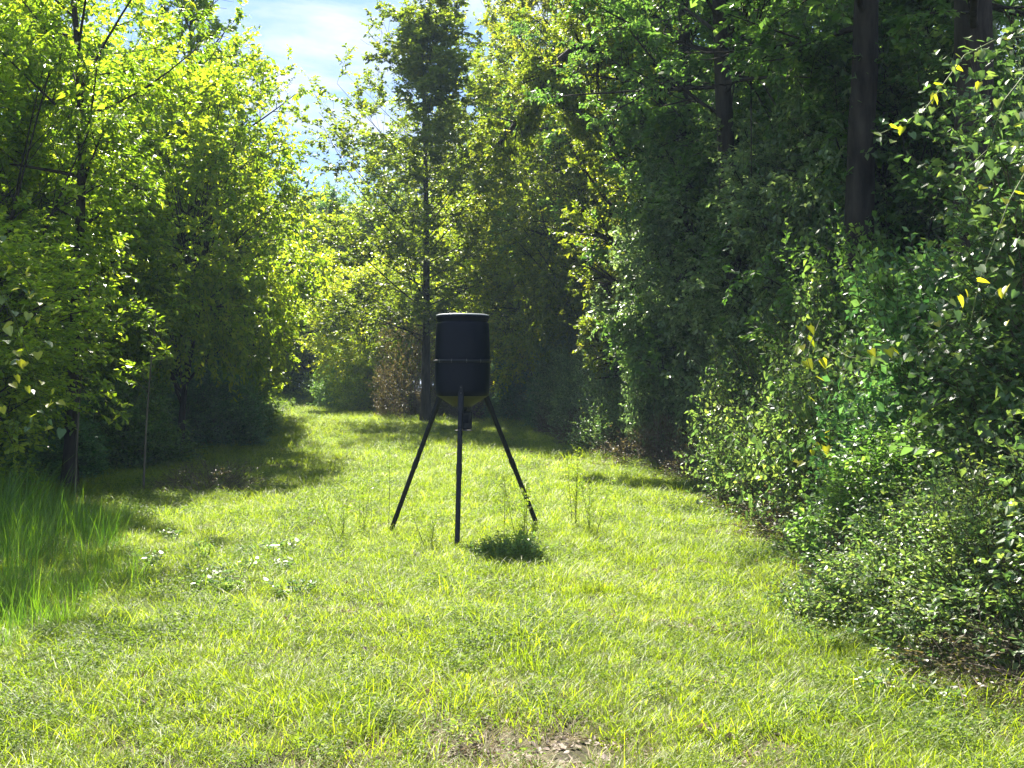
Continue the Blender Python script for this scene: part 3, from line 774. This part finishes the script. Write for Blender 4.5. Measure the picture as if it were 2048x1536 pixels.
# ------------------------------------------------------------------ bushes
GR = 'bushes walling the right side of the lane'
for k, x, y, h, w, r, lab in [
 ('grape', 4.25, 7.0, .85, .8, 0, 'heart-leaved bush at the near right corner above dry litter'),
 ('vinewall', 4.9, 9.4, 1.0, 1.0, 60, 'tall vine-covered bush climbing the right picture edge'),
 ('bramble', 4.0, 8.9, .95, .8, 0, 'arching bramble at the foot of the tall vine-covered bush'),
 ('bramble', 3.45, 7.9, .75, .75, 200, 'small bramble mound nearest the grass at the right'),
 ('privet', 3.9, 10.3, .75, .8, 70, 'fine-leaved bush between the bramble and the bare litter'),
 ('low', 2.7, 8.6, .9, .8, 0, 'low leafy clump spilling onto the grass below the bramble'),
 ('holly', 4.7, 11.4, 1.45, 1.0, 0, 'dark fine bush right behind the bramble'),
 ('low', 3.4, 11.2, 1.3, 1.0, 90, 'round pale green clump at the grass edge beside bare litter'),
 ('grape', 4.5, 13.2, 1.4, .95, 150, 'heart-leaved bush carrying the yellow-green leaf tiers'),
 ('privet', 5.7, 13.8, 1.7, 1.1, 0, 'tall fine-leaved bush under the wood behind the yellow-green tiers'),
 ('bramble', 4.4, 15.6, 1.8, 1.0, 120, 'bramble mound with silvery glints in the middle of the hedge'),
 ('holly', 6.2, 17.0, 1.6, 1.2, 100, 'dark bush rising behind the silvery bramble mound'),
 ('bramble', 4.7, 18.2, 1.9, 1.1, 240, 'bramble mound above the cedar seedling'),
 ('privet', 4.9, 21.0, 1.5, 1.0, 90, 'fine-leaved bush hanging over brown litter halfway along the hedge'),
 ('privet', 3.9, 24.8, 1.9, 1.0, 180, 'fine-leaved bush below the straight dark trunk'),
 ('holly', 5.6, 24.5, 1.9, 1.2, 200, 'dark bush between straight and leaning trunks'),
 ('privet', 3.5, 28.6, 1.9, 1.0, 270, 'high domed bush right of the gap behind the barrel'),
 ('bramble', 2.9, 26.4, 1.1, .9, 0, 'bramble mound at the foot of the high domed bush'),
 ('privet', 2.5, 33.0, 1.3, .9, 30, 'bush right of the feeder where the hedge recedes'),
 ('holly', 1.7, 37.5, 1.2, .85, 300, 'dark rounded bush just right of the barrel'),
 ('holly', .4, 42.5, 1.1, .9, 45, 'dark bush behind the right feeder leg'),
 ('privet', 5.3, 11.9, 1.6, 1.15, 33, 'high fine-leaved bush behind the yellow-green leaf tiers, nearest of its row'),
 ('privet', 5.7, 15.6, 1.9, 1.25, 133, 'high fine-leaved bush behind the silvery bramble mound'),
 ('holly', 6.0, 19.2, 2.0, 1.35, 233, 'high dark bush below the thickest trunk'),
 ('privet', 5.2, 22.8, 2.1, 1.25, 333, 'high fine-leaved bush below the leaning trunk'),
 ('holly', 4.9, 27.0, 2.1, 1.25, 73, 'high dark bush right of the high domed bush'),
 ('privet', 3.7, 31.6, 2.1, 1.25, 173, 'high fine-leaved bush left behind the high domed bush'),
 ('privet', 2.6, 36.2, 1.9, 1.15, 273, 'high fine-leaved bush farthest along the hedge'),
]:
    place_bush(k, x, y, h, w, r, lab, GR)
for k, x, y, h, w, r, lab in [
 ('brush', 3.75, 20.3, .8, .9, 0, 'brown twiggy brush on pinkish litter at the hedge foot'),
 ('brush', 3.2, 23.0, .9, .9, 90, 'brown twiggy brush farther up the hedge foot'),
 ('brush', 2.3, 29.5, .9, .9, 200, 'dry grey-brown brush at the recessed hedge corner'),
 ('brush', 1.7, 34.5, .9, .8, 250, 'dry brush right of the feeder legs'),
 ('brush', 3.85, 16.3, .6, .8, 300, 'dry brush beside the cedar seedling'),
 ('brush', 3.5, 12.6, .5, .8, 140, 'flat dry brush below the yellow-green leaf tiers'),
 ('brush', 3.75, 14.4, .6, .8, 210, 'dry brush at the foot of the silvery bramble mound'),
 ('brush', 2.95, 25.0, .8, .9, 320, 'brown twiggy brush before the high domed bush'),
 ('brush', 2.1, 31.8, .8, .8, 110, 'dry grey brush between the hedge corner and the feeder'),
 ('brush', 3.35, 9.9, .45, .7, 20, 'flat dry brush on the bare litter between two leafy clumps'),
 ('brush', 3.3, 6.6, .4, .8, 70, 'flat dry brush at the nearest hedge foot'),
 ('brush', -5.0, 19.0, .45, .75, 10, 'low brown brush where the left shade meets the sunlit grass'),
 ('rusty', -1.3, 43.5, 1.0, 1.0, 40, 'rusty brown bush behind the control box'),
 ('rusty', -4.0, 44.8, 1.75, 1.05, 0, 'tall rusty brown bush under the airy tree'),
 ('rusty', -2.7, 45.5, 1.15, .9, 160, 'rusty brown bush left of the barrel'),
]:
    place_bush(k, x, y, h, w, r, lab, 'dry and rusty bushes', 'dry_bush')
for k, x, y, h, w, r, lab in [
 ('limebush', -6.2, 51.0, 1.4, 1.1, 0, 'bright bush left of the tall rusty bush'),
 ('privet', -7.6, 54.5, 1.5, 1.1, 90, 'fine-leaved bush right of the lane end'),
 ('limebush', -8.6, 59.0, 1.6, 1.1, 200, 'bright bush right beside the dark lane end'),
 ('limebush', -13.8, 58.0, 1.5, 1.1, 100, 'bright bush left beside the dark lane end'),
 ('privet', -10.0, 68.0, 1.6, 1.5, 10, 'shaded bush in the dark lane end'),
 ('privet', -12.6, 67.0, 1.6, 1.5, 60, 'shaded bush in the dark lane end, left one'),
 ('limebush', .6, 46.0, 1.7, 1.1, 30, 'bright bush behind the barrel top'),
 ('limebush', -1.6, 48.0, 1.9, 1.1, 130, 'bright bush behind the airy tree trunk'),
]:
    place_bush(k, x, y, h, w, r, lab, 'bushes at the end of the lane')
for k, x, y, h, w, r, lab in [
 ('holly', -10.0, 15.5, 1.1, 1.1, 0, 'shaded bush behind the reed grass'),
 ('holly', -10.3, 18.8, 1.2, 1.1, 60, 'shaded bush in the hollow beside a pale thin stem'),
 ('privet', -10.2, 22.3, 1.3, 1.1, 120, 'shaded bush in the deepest part of the dark hollow'),
 ('holly', -10.2, 26.0, 1.2, 1.1, 180, 'shaded bush where the dark hollow meets the grass'),
 ('privet', -10.4, 30.0, 1.2, 1.1, 240, 'shaded bush behind the striped shadows'),
 ('privet', -11.0, 34.5, 1.3, 1.0, 300, 'shaded bush under the low yellow-green tree'),
 ('limebush', -10.9, 39.5, 1.2, .9, 0, 'half-lit bush at the far left grass edge'),
 ('limebush', -12.0, 45.0, 1.2, .9, 80, 'half-lit bush near the bend'),
 ('holly', -8.6, 20.4, .8, .9, 10, 'black-green bush deep under the feathery tree'),
 ('privet', -8.3, 23.6, .95, 1.0, 50, 'black-green bush between hollow and striped shadows'),
 ('holly', -7.9, 29.5, 1.0, 1.0, 150, 'black-green bush under the star-leaved tree with the reaching branch'),
 ('privet', -8.3, 33.0, 1.1, 1.0, 250, 'half-shaded bush under the slender dense tree'),
 ('low', -8.4, 27.5, 1.2, 1.1, 0, 'low clump on the edge of the striped shadows'),
 ('low', -8.9, 21.0, 1.3, 1.2, 100, 'low clump in the shade at the hollow edge'),
]:
    place_bush(k, x, y, h, w, r, lab, 'bushes in the shade on the left')
# rows behind, closing the wood
for k, x, y, h, w, r, lab in [
 ('oak2', -18, 60, .8, 1.2, 0, 'hazy oak far left beyond the bend'),
 ('oak', -9, 77, .85, 1.3, 80, 'oak furthest behind the lane end'),
 ('oak2', -14.5, 76, .9, 1.3, 160, 'dark oak furthest behind the left of the lane end'),
 ('oak', -2.5, 72, 1.15, 1.3, 240, 'oak furthest behind the airy tree'),
 ('oak2', 3.5, 66, 1.2, 1.3, 300, 'dark oak furthest behind the arching limb')]:
    place_tree(k, x, y, h, w, r, lab, 'furthest trees of the wood')

# two thin pale stems in the dark hollow
for i, (px, y, h, lab) in enumerate([(150, 17.8, 3.4, 'thin pale sapling stem near the reed grass'), (287, 18.6, 3.0, 'thin pale sapling stem in the middle of the dark hollow')]):
    A = Acc(); rng = np.random.default_rng(300 + i)
    b0 = Br(np.array([[0, 0, -.1]]), np.array([[.02, 0, 1.]]), np.array([h]), np.array([[.05, 0, .02]]), np.array([.021]))
    tubes(A, b0, 10, 8, 0, .45)
    s_ = bpy.data.objects.new('sapling', None); C.objects.link(s_)
    s_.location = (X(px, y), y, float(gz(X(px, y), y))); tag(s_, lab, 'sapling')
    link('trunk', A.mesh('sapling_trunk', [M['pale_bark']]), s_)
    K = Acc(); sb = spawn(rng, b0, 9, .55, 1, (40, 80), (.2, .3), .1, .1)
    tubes(K, sb, 3, 4, 1, .4, .003)
    tw = spawn(rng, sb, 5, .2, 1); tubes(K, tw, 1, 3, 1)
    leaves_on(K, rng, tw, 7, .1, 'obovate')
    link('crown', K.mesh('sapling_crown', [M['leaf_bay'], M['twig']]), s_)

# cedar seedling at the hedge foot
def cedar(name, seed, h):
    rng = np.random.default_rng(seed); A = Acc()
    tr = Br(np.array([[0, 0, -.05]]), np.array([[0, 0, 1.]]), np.array([h]), np.array([[.05, 0, 0]]), np.array([.012]))
    tubes(A, tr, 6, 6, 0)
    T_ = A.mesh(name + '_trunk', [M['twig']]); K = Acc()
    a = spawn(rng, tr, 46, .05, 1, (45, 75), (.4, .65), .15, .1, .3, .5, .75)
    tubes(K, a, 3, 3, 1)
    b = spawn(rng, a, 9, .15, 1, (25, 50), (.25, .4), .1, .1, .5, .5)
    leaves_on(K, rng, b, 16, .035, 'narrow', .0, 0, .8)
    leaves_on(K, rng, a, 30, .035, 'narrow', .2, 0, .8)
    return T_, K.mesh(name + '_crown', [M['leaf_cedar'], M['twig']])
A_['cedar'] = cedar('cedar', 5, 1.1)
place_tree('cedar', X(1455, 18), 18.0, .8, 1.1, 0, 'small feathery cedar seedling at the hedge foot on brown litter', None, 'cedar_seedling', 'seedling')
place_tree('cedar', X(1395, 20), 19.6, .5, .9, 90, 'tiny cedar seedling left of the bigger one', None, 'cedar_seedling', 'seedling')

# ------------------------------------------------------------------ vines with leaves one can pick out
def leaf_me(name, tpl, mat, tint):
    A = Acc(); V, Fc = TPL[tpl]; A.add(np.array(V, float), Fc, 0, tint)
    return A.mesh(name, [M[mat]])
HL = [leaf_me('vine_leaf', 'heart', 'leaf_vine', t) for t in (.35, .6, .85)] + [leaf_me('vine_leaf', 'heart', 'leaf_lime', t) for t in (.7, 1.)]
def vine(name, pts, n, size, label, seed, yellow=.3, spread=.12, cat='vine'):
    rng = np.random.default_rng(seed)
    P = np.array(pts, float)
    v = bpy.data.objects.new(name, None); C.objects.link(v); v.location = P[0]; tag(v, label, cat, 'vines on the hedges')
    A = Acc()
    sg = Br(P[:-1] - P[0], P[1:] - P[:-1], np.linalg.norm(P[1:] - P[:-1], axis=1), np.zeros((len(P) - 1, 3)), np.linspace(.006, .003, len(P) - 1))
    tubes(A, sg, 1, 5, 0, .95)
    link('stem', A.mesh('vine_stem', [M['green_stem']]), v)
    for k in range(n):
        s = (k + rng.uniform(0, 1)) / n * (len(P) - 1); i = min(int(s), len(P) - 2)
        p = P[i] + (P[i + 1] - P[i]) * (s - i) - P[0] + rng.normal(size=3) * spread * np.array([1, 1, .8])
        me = HL[rng.integers(3, 5)] if rng.random() < yellow else HL[rng.integers(0, 3)]
        o = link('leaf', me, v)
        o.location = p; q = size * rng.uniform(.6, 1.25); o.scale = (q, q, q)
        o.rotation_euler = (rad(rng.uniform(-75, -5)), rad(rng.uniform(-30, 30)), rad(rng.uniform(100, 260)))
def P3(*l): return [PX(a, b, d) for a, b, d in l]
vine('grapevine', P3((2060, 70, 8.4), (1990, 80, 8.2), (1930, 110, 8.1), (1890, 165, 8), (1850, 220, 7.9), (1800, 250, 7.9), (1758, 268, 7.8)), 60, .062, 'grapevine shoot reaching out leftwards in front of the dark trunks', 1, .15, .05)
vine('grapevine', P3((2060, 330, 7.8), (2020, 400, 7.6), (1990, 480, 7.5), (1960, 560, 7.4), (1940, 650, 7.3)), 60, .066, 'grapevine hanging with big leaves over the right picture edge', 2, .2, .14)
vine('grapevine', P3((2050, 150, 8.0), (2010, 200, 8.0), (1975, 300, 8.0), (1930, 340, 8)), 44, .07, 'grapevine tangled below the outreaching shoot', 3, .12, .12)
vine('grapevine', P3((1900, 640, 9.5), (1840, 700, 9.8), (1780, 720, 10), (1700, 715, 10.4), (1660, 690, 10.8)), 46, .08, 'grapevine strung across the hedge above the yellow leaf tiers', 4, .3, .12)
vine('grapevine', P3((1640, 640, 12), (1620, 690, 11.8), (1615, 720, 11.7), (1636, 790, 11.5)), 9, .11, 'short vine ending in one bright yellow heart leaf', 5, .95, .06)
vine('grapevine', P3((1760, 870, 11.2), (1700, 880, 11.4), (1650, 900, 11.6), (1610, 930, 11.8)), 44, .085, 'tiered yellow-green vine low on the hedge', 6, .8, .13)
vine('grapevine', P3((-10, 560, 11.8), (30, 640, 11.8), (60, 720, 11.9), (80, 800, 12), (95, 860, 12)), 40, .095, 'vine with broad leaves hanging at the left picture edge', 7, .45, .14)
vine('grapevine', P3((-10, 480, 12.4), (60, 570, 12.6), (80, 620, 12.6)), 18, .09, 'short vine of yellow leaves high at the left picture edge', 8, .8, .1)

# ------------------------------------------------------------------ tall reed grass, weeds
def blades(acc, rng, p, az, length, width, bend, lean, mat=0, tint=None, segs=4):
    n = len(p)
    h = np.stack([np.cos(az), np.sin(az), np.zeros(n)], 1)
    sd = np.stack([-np.sin(az + rng.normal(0, .6, n)), np.cos(az), np.zeros(n)], 1); sd = nrm(sd)
    up = np.array([0, 0, 1.])
    vs = []
    for k in range(segs):
        s = k / segs
        out_ = (lean * s + bend * s ** 2)[:, None]
        zz_ = (s * (1 - .35 * bend * s))[:, None]
        c = p + length[:, None] * (h * out_ + up * zz_)
        w = (width * (1 - .75 * s ** 1.6) * (.7 + .3 * min(1, s * 3)))[:, None] * .5
        vs += [c - sd * w, c + sd * w]
    tip = p + length[:, None] * (h * (lean + bend)[:, None] + up * (1 - .35 * bend)[:, None] * .97)
    vs.append(tip)
    f = [(2 * k, 2 * k + 1, 2 * k + 3, 2 * k + 2) for k in range(segs - 1)] + [(2 * segs - 2, 2 * segs - 1, 2 * segs)]
    if tint is None: tint = np.clip(rng.normal(.5, .2, n), 0, 1)
    acc.add(np.stack(vs, 1), f, mat, tint)

def clump(name, seed, n, r, l0, l1, w, bend, lean, mats, mat=0):
    rng = np.random.default_rng(seed); A = Acc()
    a = rng.uniform(0, 6.283, n); q = r * np.sqrt(rng.uniform(0, 1, n))
    p = np.stack([np.cos(a) * q, np.sin(a) * q, np.full(n, -.012)], 1)
    blades(A, rng, p, a + rng.normal(0, .9, n), rng.uniform(l0, l1, n), w * rng.uniform(.7, 1.3, n), rng.uniform(*bend, n), rng.uniform(*lean, n), mat)
    return A.mesh(name, mats)

reeds = [clump('reed', 400 + k, 80, .45, .35, 1.15, .009, (.03, .5), (.02, .28), [M['reed']]) for k in range(4)]
def weed(name, seed, h, nst, leaf, ls, lm, nl, bark='green_stem', fine=False):
    rng = np.random.default_rng(seed); T = Acc(); K = Acc()
    a = rng.uniform(0, 6.283, nst); le = rng.uniform(.0, .25 if nst < 5 else .9, nst)
    d = np.stack([np.cos(a) * le, np.sin(a) * le, np.ones(nst)], 1)
    st = Br(np.stack([np.cos(a) * .03, np.sin(a) * .03, np.full(nst, -.02)], 1), d, h * rng.uniform(.65, 1, nst), rng.normal(size=(nst, 3)) * .08, np.full(nst, .0045))
    tubes(T, st, 6, 4, 0, .4, .0015)
    if fine:
        sb = spawn(rng, st, 26, .1, 1, (25, 55), (.12, .28), .2, .1, .6, .5, .7, .05)
        tubes(K, sb, 1, 3, 1, .4, .001)
        leaves_on(K, rng, sb, nl, ls, leaf, .05, 0, .9)
    else:
        leaves_on(K, rng, st, nl, ls, leaf, .15, .2, .4)
    return T.mesh(name + '_stem', [M[bark]]), K.mesh(name + '_leaves', [M[lm], M['green_stem']])
W_ = {'fennel': weed('fennel', 1, .95, 3, 'narrow', .035, 'leaf_gum', 10, fine=True),
      'broad': weed('broad', 2, .24, 9, 'ovate', .05, 'leaf_vine', 9),
      'whip': weed('whip', 3, 1.3, 1, 'narrow', .04, 'leaf_oak', 26),
      'clump': weed('clump', 4, .36, 34, 'ovate', .04, 'leaf_oak', 16)}
def place_weed(k, px, py, h, w, r, label, group, name='weed'):
    # py: row where the plant meets the ground
    d = 10.
    for _ in range(12): d = (H0 - float(gz(X(px, d), d))) * F / (py - HZ)
    x = X(px, d)
    t = bpy.data.objects.new(name, None); C.objects.link(t)
    t.location = (x, d, float(gz(x, d))); t.scale = (w, w, h); t.rotation_euler = (0, 0, rad(r)); tag(t, label, 'weed', group)
    a, b = W_[k]; link('stem', a, t); link('foliage', b, t)
for a in [
 ('whip', 772, 1062, 1.0, 1., 0, 'tall bare whip-like weed left of the feeder'),
 ('whip', 748, 1052, .6, 1., 120, 'shorter whip-like weed beside the tall one'),
 ('whip', 1060, 1120, .8, 1., 200, 'whip-like weed rising over the dark clump'),
 ('whip', 1008, 1120, .6, 1., 60, 'short whip-like weed left over the dark clump'),
 ('fennel', 1042, 1095, .85, .9, 0, 'feathery weed standing at the right feeder leg'),
 ('fennel', 1150, 1060, 1.1, 1., 90, 'feathery weed right of the feeder, tallest of them'),
 ('fennel', 1185, 1075, .8, 1., 160, 'feathery weed nearest the shaded patch right of the feeder'),
 ('fennel', 725, 1065, .7, .8, 240, 'feathery weed left of the whip-like weed'),
 ('fennel', 680, 1085, .55, .9, 10, 'short feathery weed near the pale-leaved weeds'),
 ('fennel', 858, 1100, .5, .9, 10, 'short feathery weed between left and front feeder legs'),
 ('clump', 992, 1124, .75, 1.0, 0, 'dark leafy clump in the barrel shadow, left half'),
 ('clump', 1050, 1127, .85, 1.1, 100, 'dark leafy clump in the barrel shadow, right half'),
 ('clump', 1022, 1114, .9, 1.1, 200, 'dark leafy clump in the barrel shadow, back part')]:
    place_weed(*a[:6], a[6], 'single weeds around the feeder')
rng = np.random.default_rng(5)
for k in range(15):
    px = rng.normal(480, 105); py = rng.uniform(1085, 1215)
    place_weed('broad', px, py, rng.uniform(.6, 1.1), rng.uniform(.8, 1.2), rng.uniform(0, 360), 'pale broad-leaved weed in the patch below the dark hollow', 'pale broad-leaved weeds in the grass', 'broadleaf_weed')
for k in range(16):
    px = rng.uniform(1480, 1900); py = rng.uniform(1120, 1420)
    if px < 1480 + (py - 1120) * .8: continue
    place_weed('broad', px, py, rng.uniform(.5, .9), rng.uniform(.8, 1.2), rng.uniform(0, 360), 'pale broad-leaved weed at the foot of the right hedge', 'pale broad-leaved weeds by the hedge', 'broadleaf_weed')

# ------------------------------------------------------------------ grass, litter and undergrowth (uncountable)
protos = bpy.data.collections.new('ground_cover_shapes')      # never linked to the scene: only instanced
def proto(name, me):
    o = bpy.data.objects.new(name, me); protos.objects.link(o)
gm = [M['grass'], M['weed'], M['straw'], M['litter']]
for k in range(4): proto('a%d' % k, clump('turf', 500 + k, 44, .12, .04, .12, .0062, (.2, .9), (.05, .7), gm))
for k in range(2): proto('b%d' % k, clump('turf_long', 510 + k, 22, .12, .10, .24, .0056, (.15, .8), (.02, .4), gm))
for k in range(2):
    rng = np.random.default_rng(520 + k); A = Acc(); n = 60
    a = rng.uniform(0, 6.283, n); q = .12 * np.sqrt(rng.uniform(0, 1, n))
    p = np.stack([np.cos(a) * q, np.sin(a) * q, rng.uniform(.02, .11, n)], 1)
    d = rng.normal(size=(n, 3)); d[:, 2] *= .3; nn = rng.normal(size=(n, 3)) * .4 + np.array([0, 0, 1])
    put_leaves(A, rng, p, d, nn, rng.uniform(.012, .030, n), 'ovate', 1, np.clip(rng.normal(.45, .15, n), 0, .8), 1.0)
    proto('c%d' % k, A.mesh('small_weeds', gm))
proto('d0', clump('straw', 530, 20, .12, .05, .16, .004, (.4, 1.2), (.3, 1.2), gm, 2))
for k in range(2):
    rng = np.random.default_rng(540 + k); A = Acc(); n = 26
    p = np.stack([rng.uniform(-.16, .16, n), rng.uniform(-.16, .16, n), rng.uniform(.003, .03, n)], 1)
    d = rng.normal(size=(n, 3)); d[:, 2] *= .25; nn = rng.normal(size=(n, 3)) * .35 + np.array([0, 0, 1])
    put_leaves(A, rng, p, d, nn, rng.uniform(.03, .07, n), 'ovate', 3, None, 1.3)
    proto('e%d' % k, A.mesh('dead_leaves', gm))
rng = np.random.default_rng(551); A = Acc(); n = 90
a = rng.uniform(0, 6.283, n); q = .2 * np.sqrt(rng.uniform(0, 1, n))
p = np.stack([np.cos(a) * q, np.sin(a) * q, rng.uniform(.04, .32, n)], 1)
d = rng.normal(size=(n, 3)); d[:, 2] *= .3; nn = rng.normal(size=(n, 3)) * .4 + np.array([0, 0, 1])
put_leaves(A, rng, p, d, nn, rng.uniform(.035, .07, n), 'ovate', 1, None, 1.1)
proto('f0', A.mesh('undergrowth', gm))
for k in range(4): proto('g%d' % k, reeds[k])
# order in the collection: a0-3 =0..3, b0-1 =4,5, c0-1 =6,7, d0 =8, e0-1 =9,10, f0 =11

def scatter(name, x, y, idx, scl, tint, label):
    n = len(x)
    me = bpy.data.meshes.new(name)
    me.vertices.add(n)
    me.vertices.foreach_set('co', np.stack([x, y, gz(x, y)], 1).astype(np.float32).ravel())
    rng = np.random.default_rng(n)
    for nm, ty, val in (('idx', 'INT', idx), ('scl', 'FLOAT', scl), ('itint', 'FLOAT', tint)):
        a = me.attributes.new(nm, ty, 'POINT'); a.data.foreach_set('value', np.asarray(val, np.int32 if ty == 'INT' else np.float32))
    a = me.attributes.new('rot', 'FLOAT_VECTOR', 'POINT')
    r = np.stack([rng.normal(0, .08, n), rng.normal(0, .08, n), rng.uniform(0, 6.283, n)], 1)
    a.data.foreach_set('vector', r.astype(np.float32).ravel())
    o = link(name, me); tag(o, label, None, None, 'stuff')
    ng = bpy.data.node_groups.new(name, 'GeometryNodeTree')
    ng.interface.new_socket('Geometry', in_out='INPUT', socket_type='NodeSocketGeometry')
    ng.interface.new_socket('Geometry', in_out='OUTPUT', socket_type='NodeSocketGeometry')
    gi = ng.nodes.new('NodeGroupInput'); go = ng.nodes.new('NodeGroupOutput')
    ci = ng.nodes.new('GeometryNodeCollectionInfo'); ci.inputs['Collection'].default_value = protos
    ci.inputs['Separate Children'].default_value = True; ci.inputs['Reset Children'].default_value = True
    ip = ng.nodes.new('GeometryNodeInstanceOnPoints'); ip.inputs['Pick Instance'].default_value = True
    def na(nm, ty):
        q = ng.nodes.new('GeometryNodeInputNamedAttribute'); q.data_type = ty; q.inputs['Name'].default_value = nm
        return q.outputs['Attribute']
    k = ng.links.new
    k(gi.outputs[0], ip.inputs['Points']); k(ci.outputs[0], ip.inputs['Instance'])
    k(na('idx', 'INT'), ip.inputs['Instance Index']); k(na('rot', 'FLOAT_VECTOR'), ip.inputs['Rotation']); k(na('scl', 'FLOAT'), ip.inputs['Scale'])
    k(ip.outputs[0], go.inputs[0])
    o.modifiers.new('scatter', 'NODES').node_group = ng
    return o

def n2(x, y, f, s=0.): return noise3(np.stack([x, y, np.zeros_like(x)], 1), f, s)
rng = np.random.default_rng(99)
def sample(d0, d1, dens, wl=.50, side=1.5):
    n = int((d1 - d0) * dens * 2 * (wl * d1 + side))
    y = rng.uniform(d0, d1, n); x = rng.uniform(-1, 1, n) * (wl * d1 + side)
    m = np.abs(x) < wl * y + side
    return x[m], y[m]
xs_, ys_, sc_ = [], [], []
for d0, d1, dn, s in ((3.8, 9, 210, .85), (9, 14, 160, .92), (14, 22, 95, 1.1), (22, 34, 45, 1.25), (34, 64, 26, 1.5)):
    x, y = sample(d0, d1, dn); xs_.append(x); ys_.append(y); sc_.append(np.full(len(x), s))
x, y, s = np.concatenate(xs_), np.concatenate(ys_), np.concatenate(sc_)
wob = .35 * n2(x, y, 1.1, 3)
dl = x - lane_l(y) - wob; dr = lane_r(y) + wob - x
edge = np.minimum(dl, dr)
# bare spots
bare = np.exp(-(((x + .30) / .34) ** 2 + ((y - 5.45) / .6) ** 2)) + np.exp(-(((x - .27) / .24) ** 2 + ((y - 5.5) / .6) ** 2)) + .75 * np.exp(-((x / .7) ** 2 + ((y - 5.2) / .9) ** 2)) \
     + .8 * np.exp(-(((x - 1.9) / 1.0) ** 2 + ((y - 24.5) / 2.0) ** 2)) + .7 * np.exp(-(((x + .05) / .25) ** 2 + ((y - 6.8) / .35) ** 2)) \
     + .6 * np.exp(-(((x - 2.55) / .5) ** 2 + ((y - 13.4) / 1.2) ** 2))
keep = np.clip(np.where(x > 0, .3, .5) + edge / .8, 0, 1) * (1 - np.clip(bare * .62 + .25 * (n2(x, y, 3.3, 9) - .4), 0, .93))
m = rng.random(len(x)) < keep
x, y, s, edge = x[m], y[m], s[m], edge[m]
na_, nb_ = n2(x, y, .8, 1), n2(x, y, 1.6, 5)
u = rng.random(len(x))
idx = rng.integers(0, 4, len(x))
idx = np.where((u < .12 + .25 * (na_ > .5)), rng.integers(4, 6, len(x)), idx)
idx = np.where((u > .84 - .22 * (nb_ > .35)), rng.integers(6, 8, len(x)), idx)
idx = np.where((u > .93) & (u < .955 + .02 * (na_ > .3)), 11, idx)
idx = np.where((u > .972 - .12 * (n2(x, y, 1.3, 7) > .5)), 8, idx)
tint = np.clip(.5 + .15 * na_ + .12 * n2(x, y, 2.9, 2) + rng.normal(0, .14, len(x)), 0, 1)
s = np.where(idx == 11, s * .42, s)
scatter('grass', x, y, idx, s * rng.uniform(.75, 1.25, len(x)) * (1 + .15 * nb_), tint, 'sunlit short yellow-green meadow grass covering the lane')
print('grass', len(x))

rng = np.random.default_rng(12)
n = 90
y = rng.uniform(7.6, 15.8, n); f_ = rng.uniform(0, 1, n) ** .65
x = -y * (.325 + .14 * f_) + rng.normal(0, .18, n)
m = x > -7.6
x, y, f_ = x[m], y[m], f_[m]
scatter('tall_grass', x, y, rng.integers(12, 16, len(x)), rng.uniform(.55, 1.05, len(x)) * (.3 + .7 * f_) * np.interp(y, [7.6, 9, 12.5], [.35, .62, 1.1]), rng.uniform(.3, .7, len(x)), 'tall upright dark green reed grass at the left edge before the dark hollow')

# dead leaves and undergrowth in the wood and along the edges
xs_, ys_, sc_ = [], [], []
for d0, d1, dn, sv in ((3.8, 12, 45, 1.), (12, 25, 26, 1.2), (25, 66, 7, 1.6)):
    x, y = sample(d0, d1, dn); xs_.append(x); ys_.append(y); sc_.append(np.full(len(x), sv))
x, y, s = np.concatenate(xs_), np.concatenate(ys_), np.concatenate(sc_)
edge = np.minimum(x - lane_l(y), lane_r(y) - x)
bare = np.exp(-(((x + .22) / .35) ** 2 + ((y - 5.6) / .6) ** 2)) + np.exp(-(((x - .30) / .25) ** 2 + ((y - 5.6) / .6) ** 2)) + np.exp(-(((x - 2.1) / 1.1) ** 2 + ((y - 24.5) / 2.2) ** 2)) + np.exp(-(((x - 2.6) / .5) ** 2 + ((y - 13.4) / 1.2) ** 2))
m = rng.random(len(x)) < np.clip(.55 - edge * 1.2 + bare * .6, .04, 1)
x, y, s, edge = x[m], y[m], s[m], edge[m]
nt_ = 480
xt = rng.normal(0, .48, nt_); yt = rng.uniform(4.6, 6.7, nt_)
scatter('dry_thatch', xt, yt, np.where(rng.random(nt_) < .7, 8, 10), rng.uniform(.35, .8, nt_), np.clip(rng.normal(.6, .2, nt_), 0, 1), 'dry straw and leaf bits on the worn track at the bottom of the picture')
scatter('leaf_litter', x, y, rng.integers(9, 11, len(x)), s * rng.uniform(.7, 1.2, len(x)), np.clip(rng.normal(.5, .25, len(x)), 0, 1), 'dead brown leaves strewn along the hedge foot and under the trees')
m = ((edge < -.35) | ((edge < .2) & (x < 0))) & (rng.random(len(x)) < .5)
x, y, s = x[m], y[m], s[m]
scatter('undergrowth', x + .1, y + .1, np.full(len(x), 11), s * rng.uniform(.5, 1.2, len(x)), np.clip(rng.normal(.4, .2, len(x)), 0, 1), 'mixed low green undergrowth along the shaded wood edges')

# ------------------------------------------------------------------ thin bluish air
A = Acc(); box(A, (0, 33, 10.4), (90, 110, 22.8))
hz = link('haze', A.mesh('haze', []))
m, t_, n_, l_ = mat_new('haze'); o_ = n_('ShaderNodeOutputMaterial'); v_ = n_('ShaderNodeVolumePrincipled')
v_.inputs['Color'].default_value = (.58, .78, 1, 1); v_.inputs['Density'].default_value = .00055
l_(v_.outputs[0], o_.inputs['Volume']); hz.data.materials.append(m)
tag(hz, 'thin bluish air filling the clearing and the wood', None, None, 'stuff')
#print('TRIS', sum(len(m.loops) - 2 * len(m.polygons) for m in bpy.data.meshes))
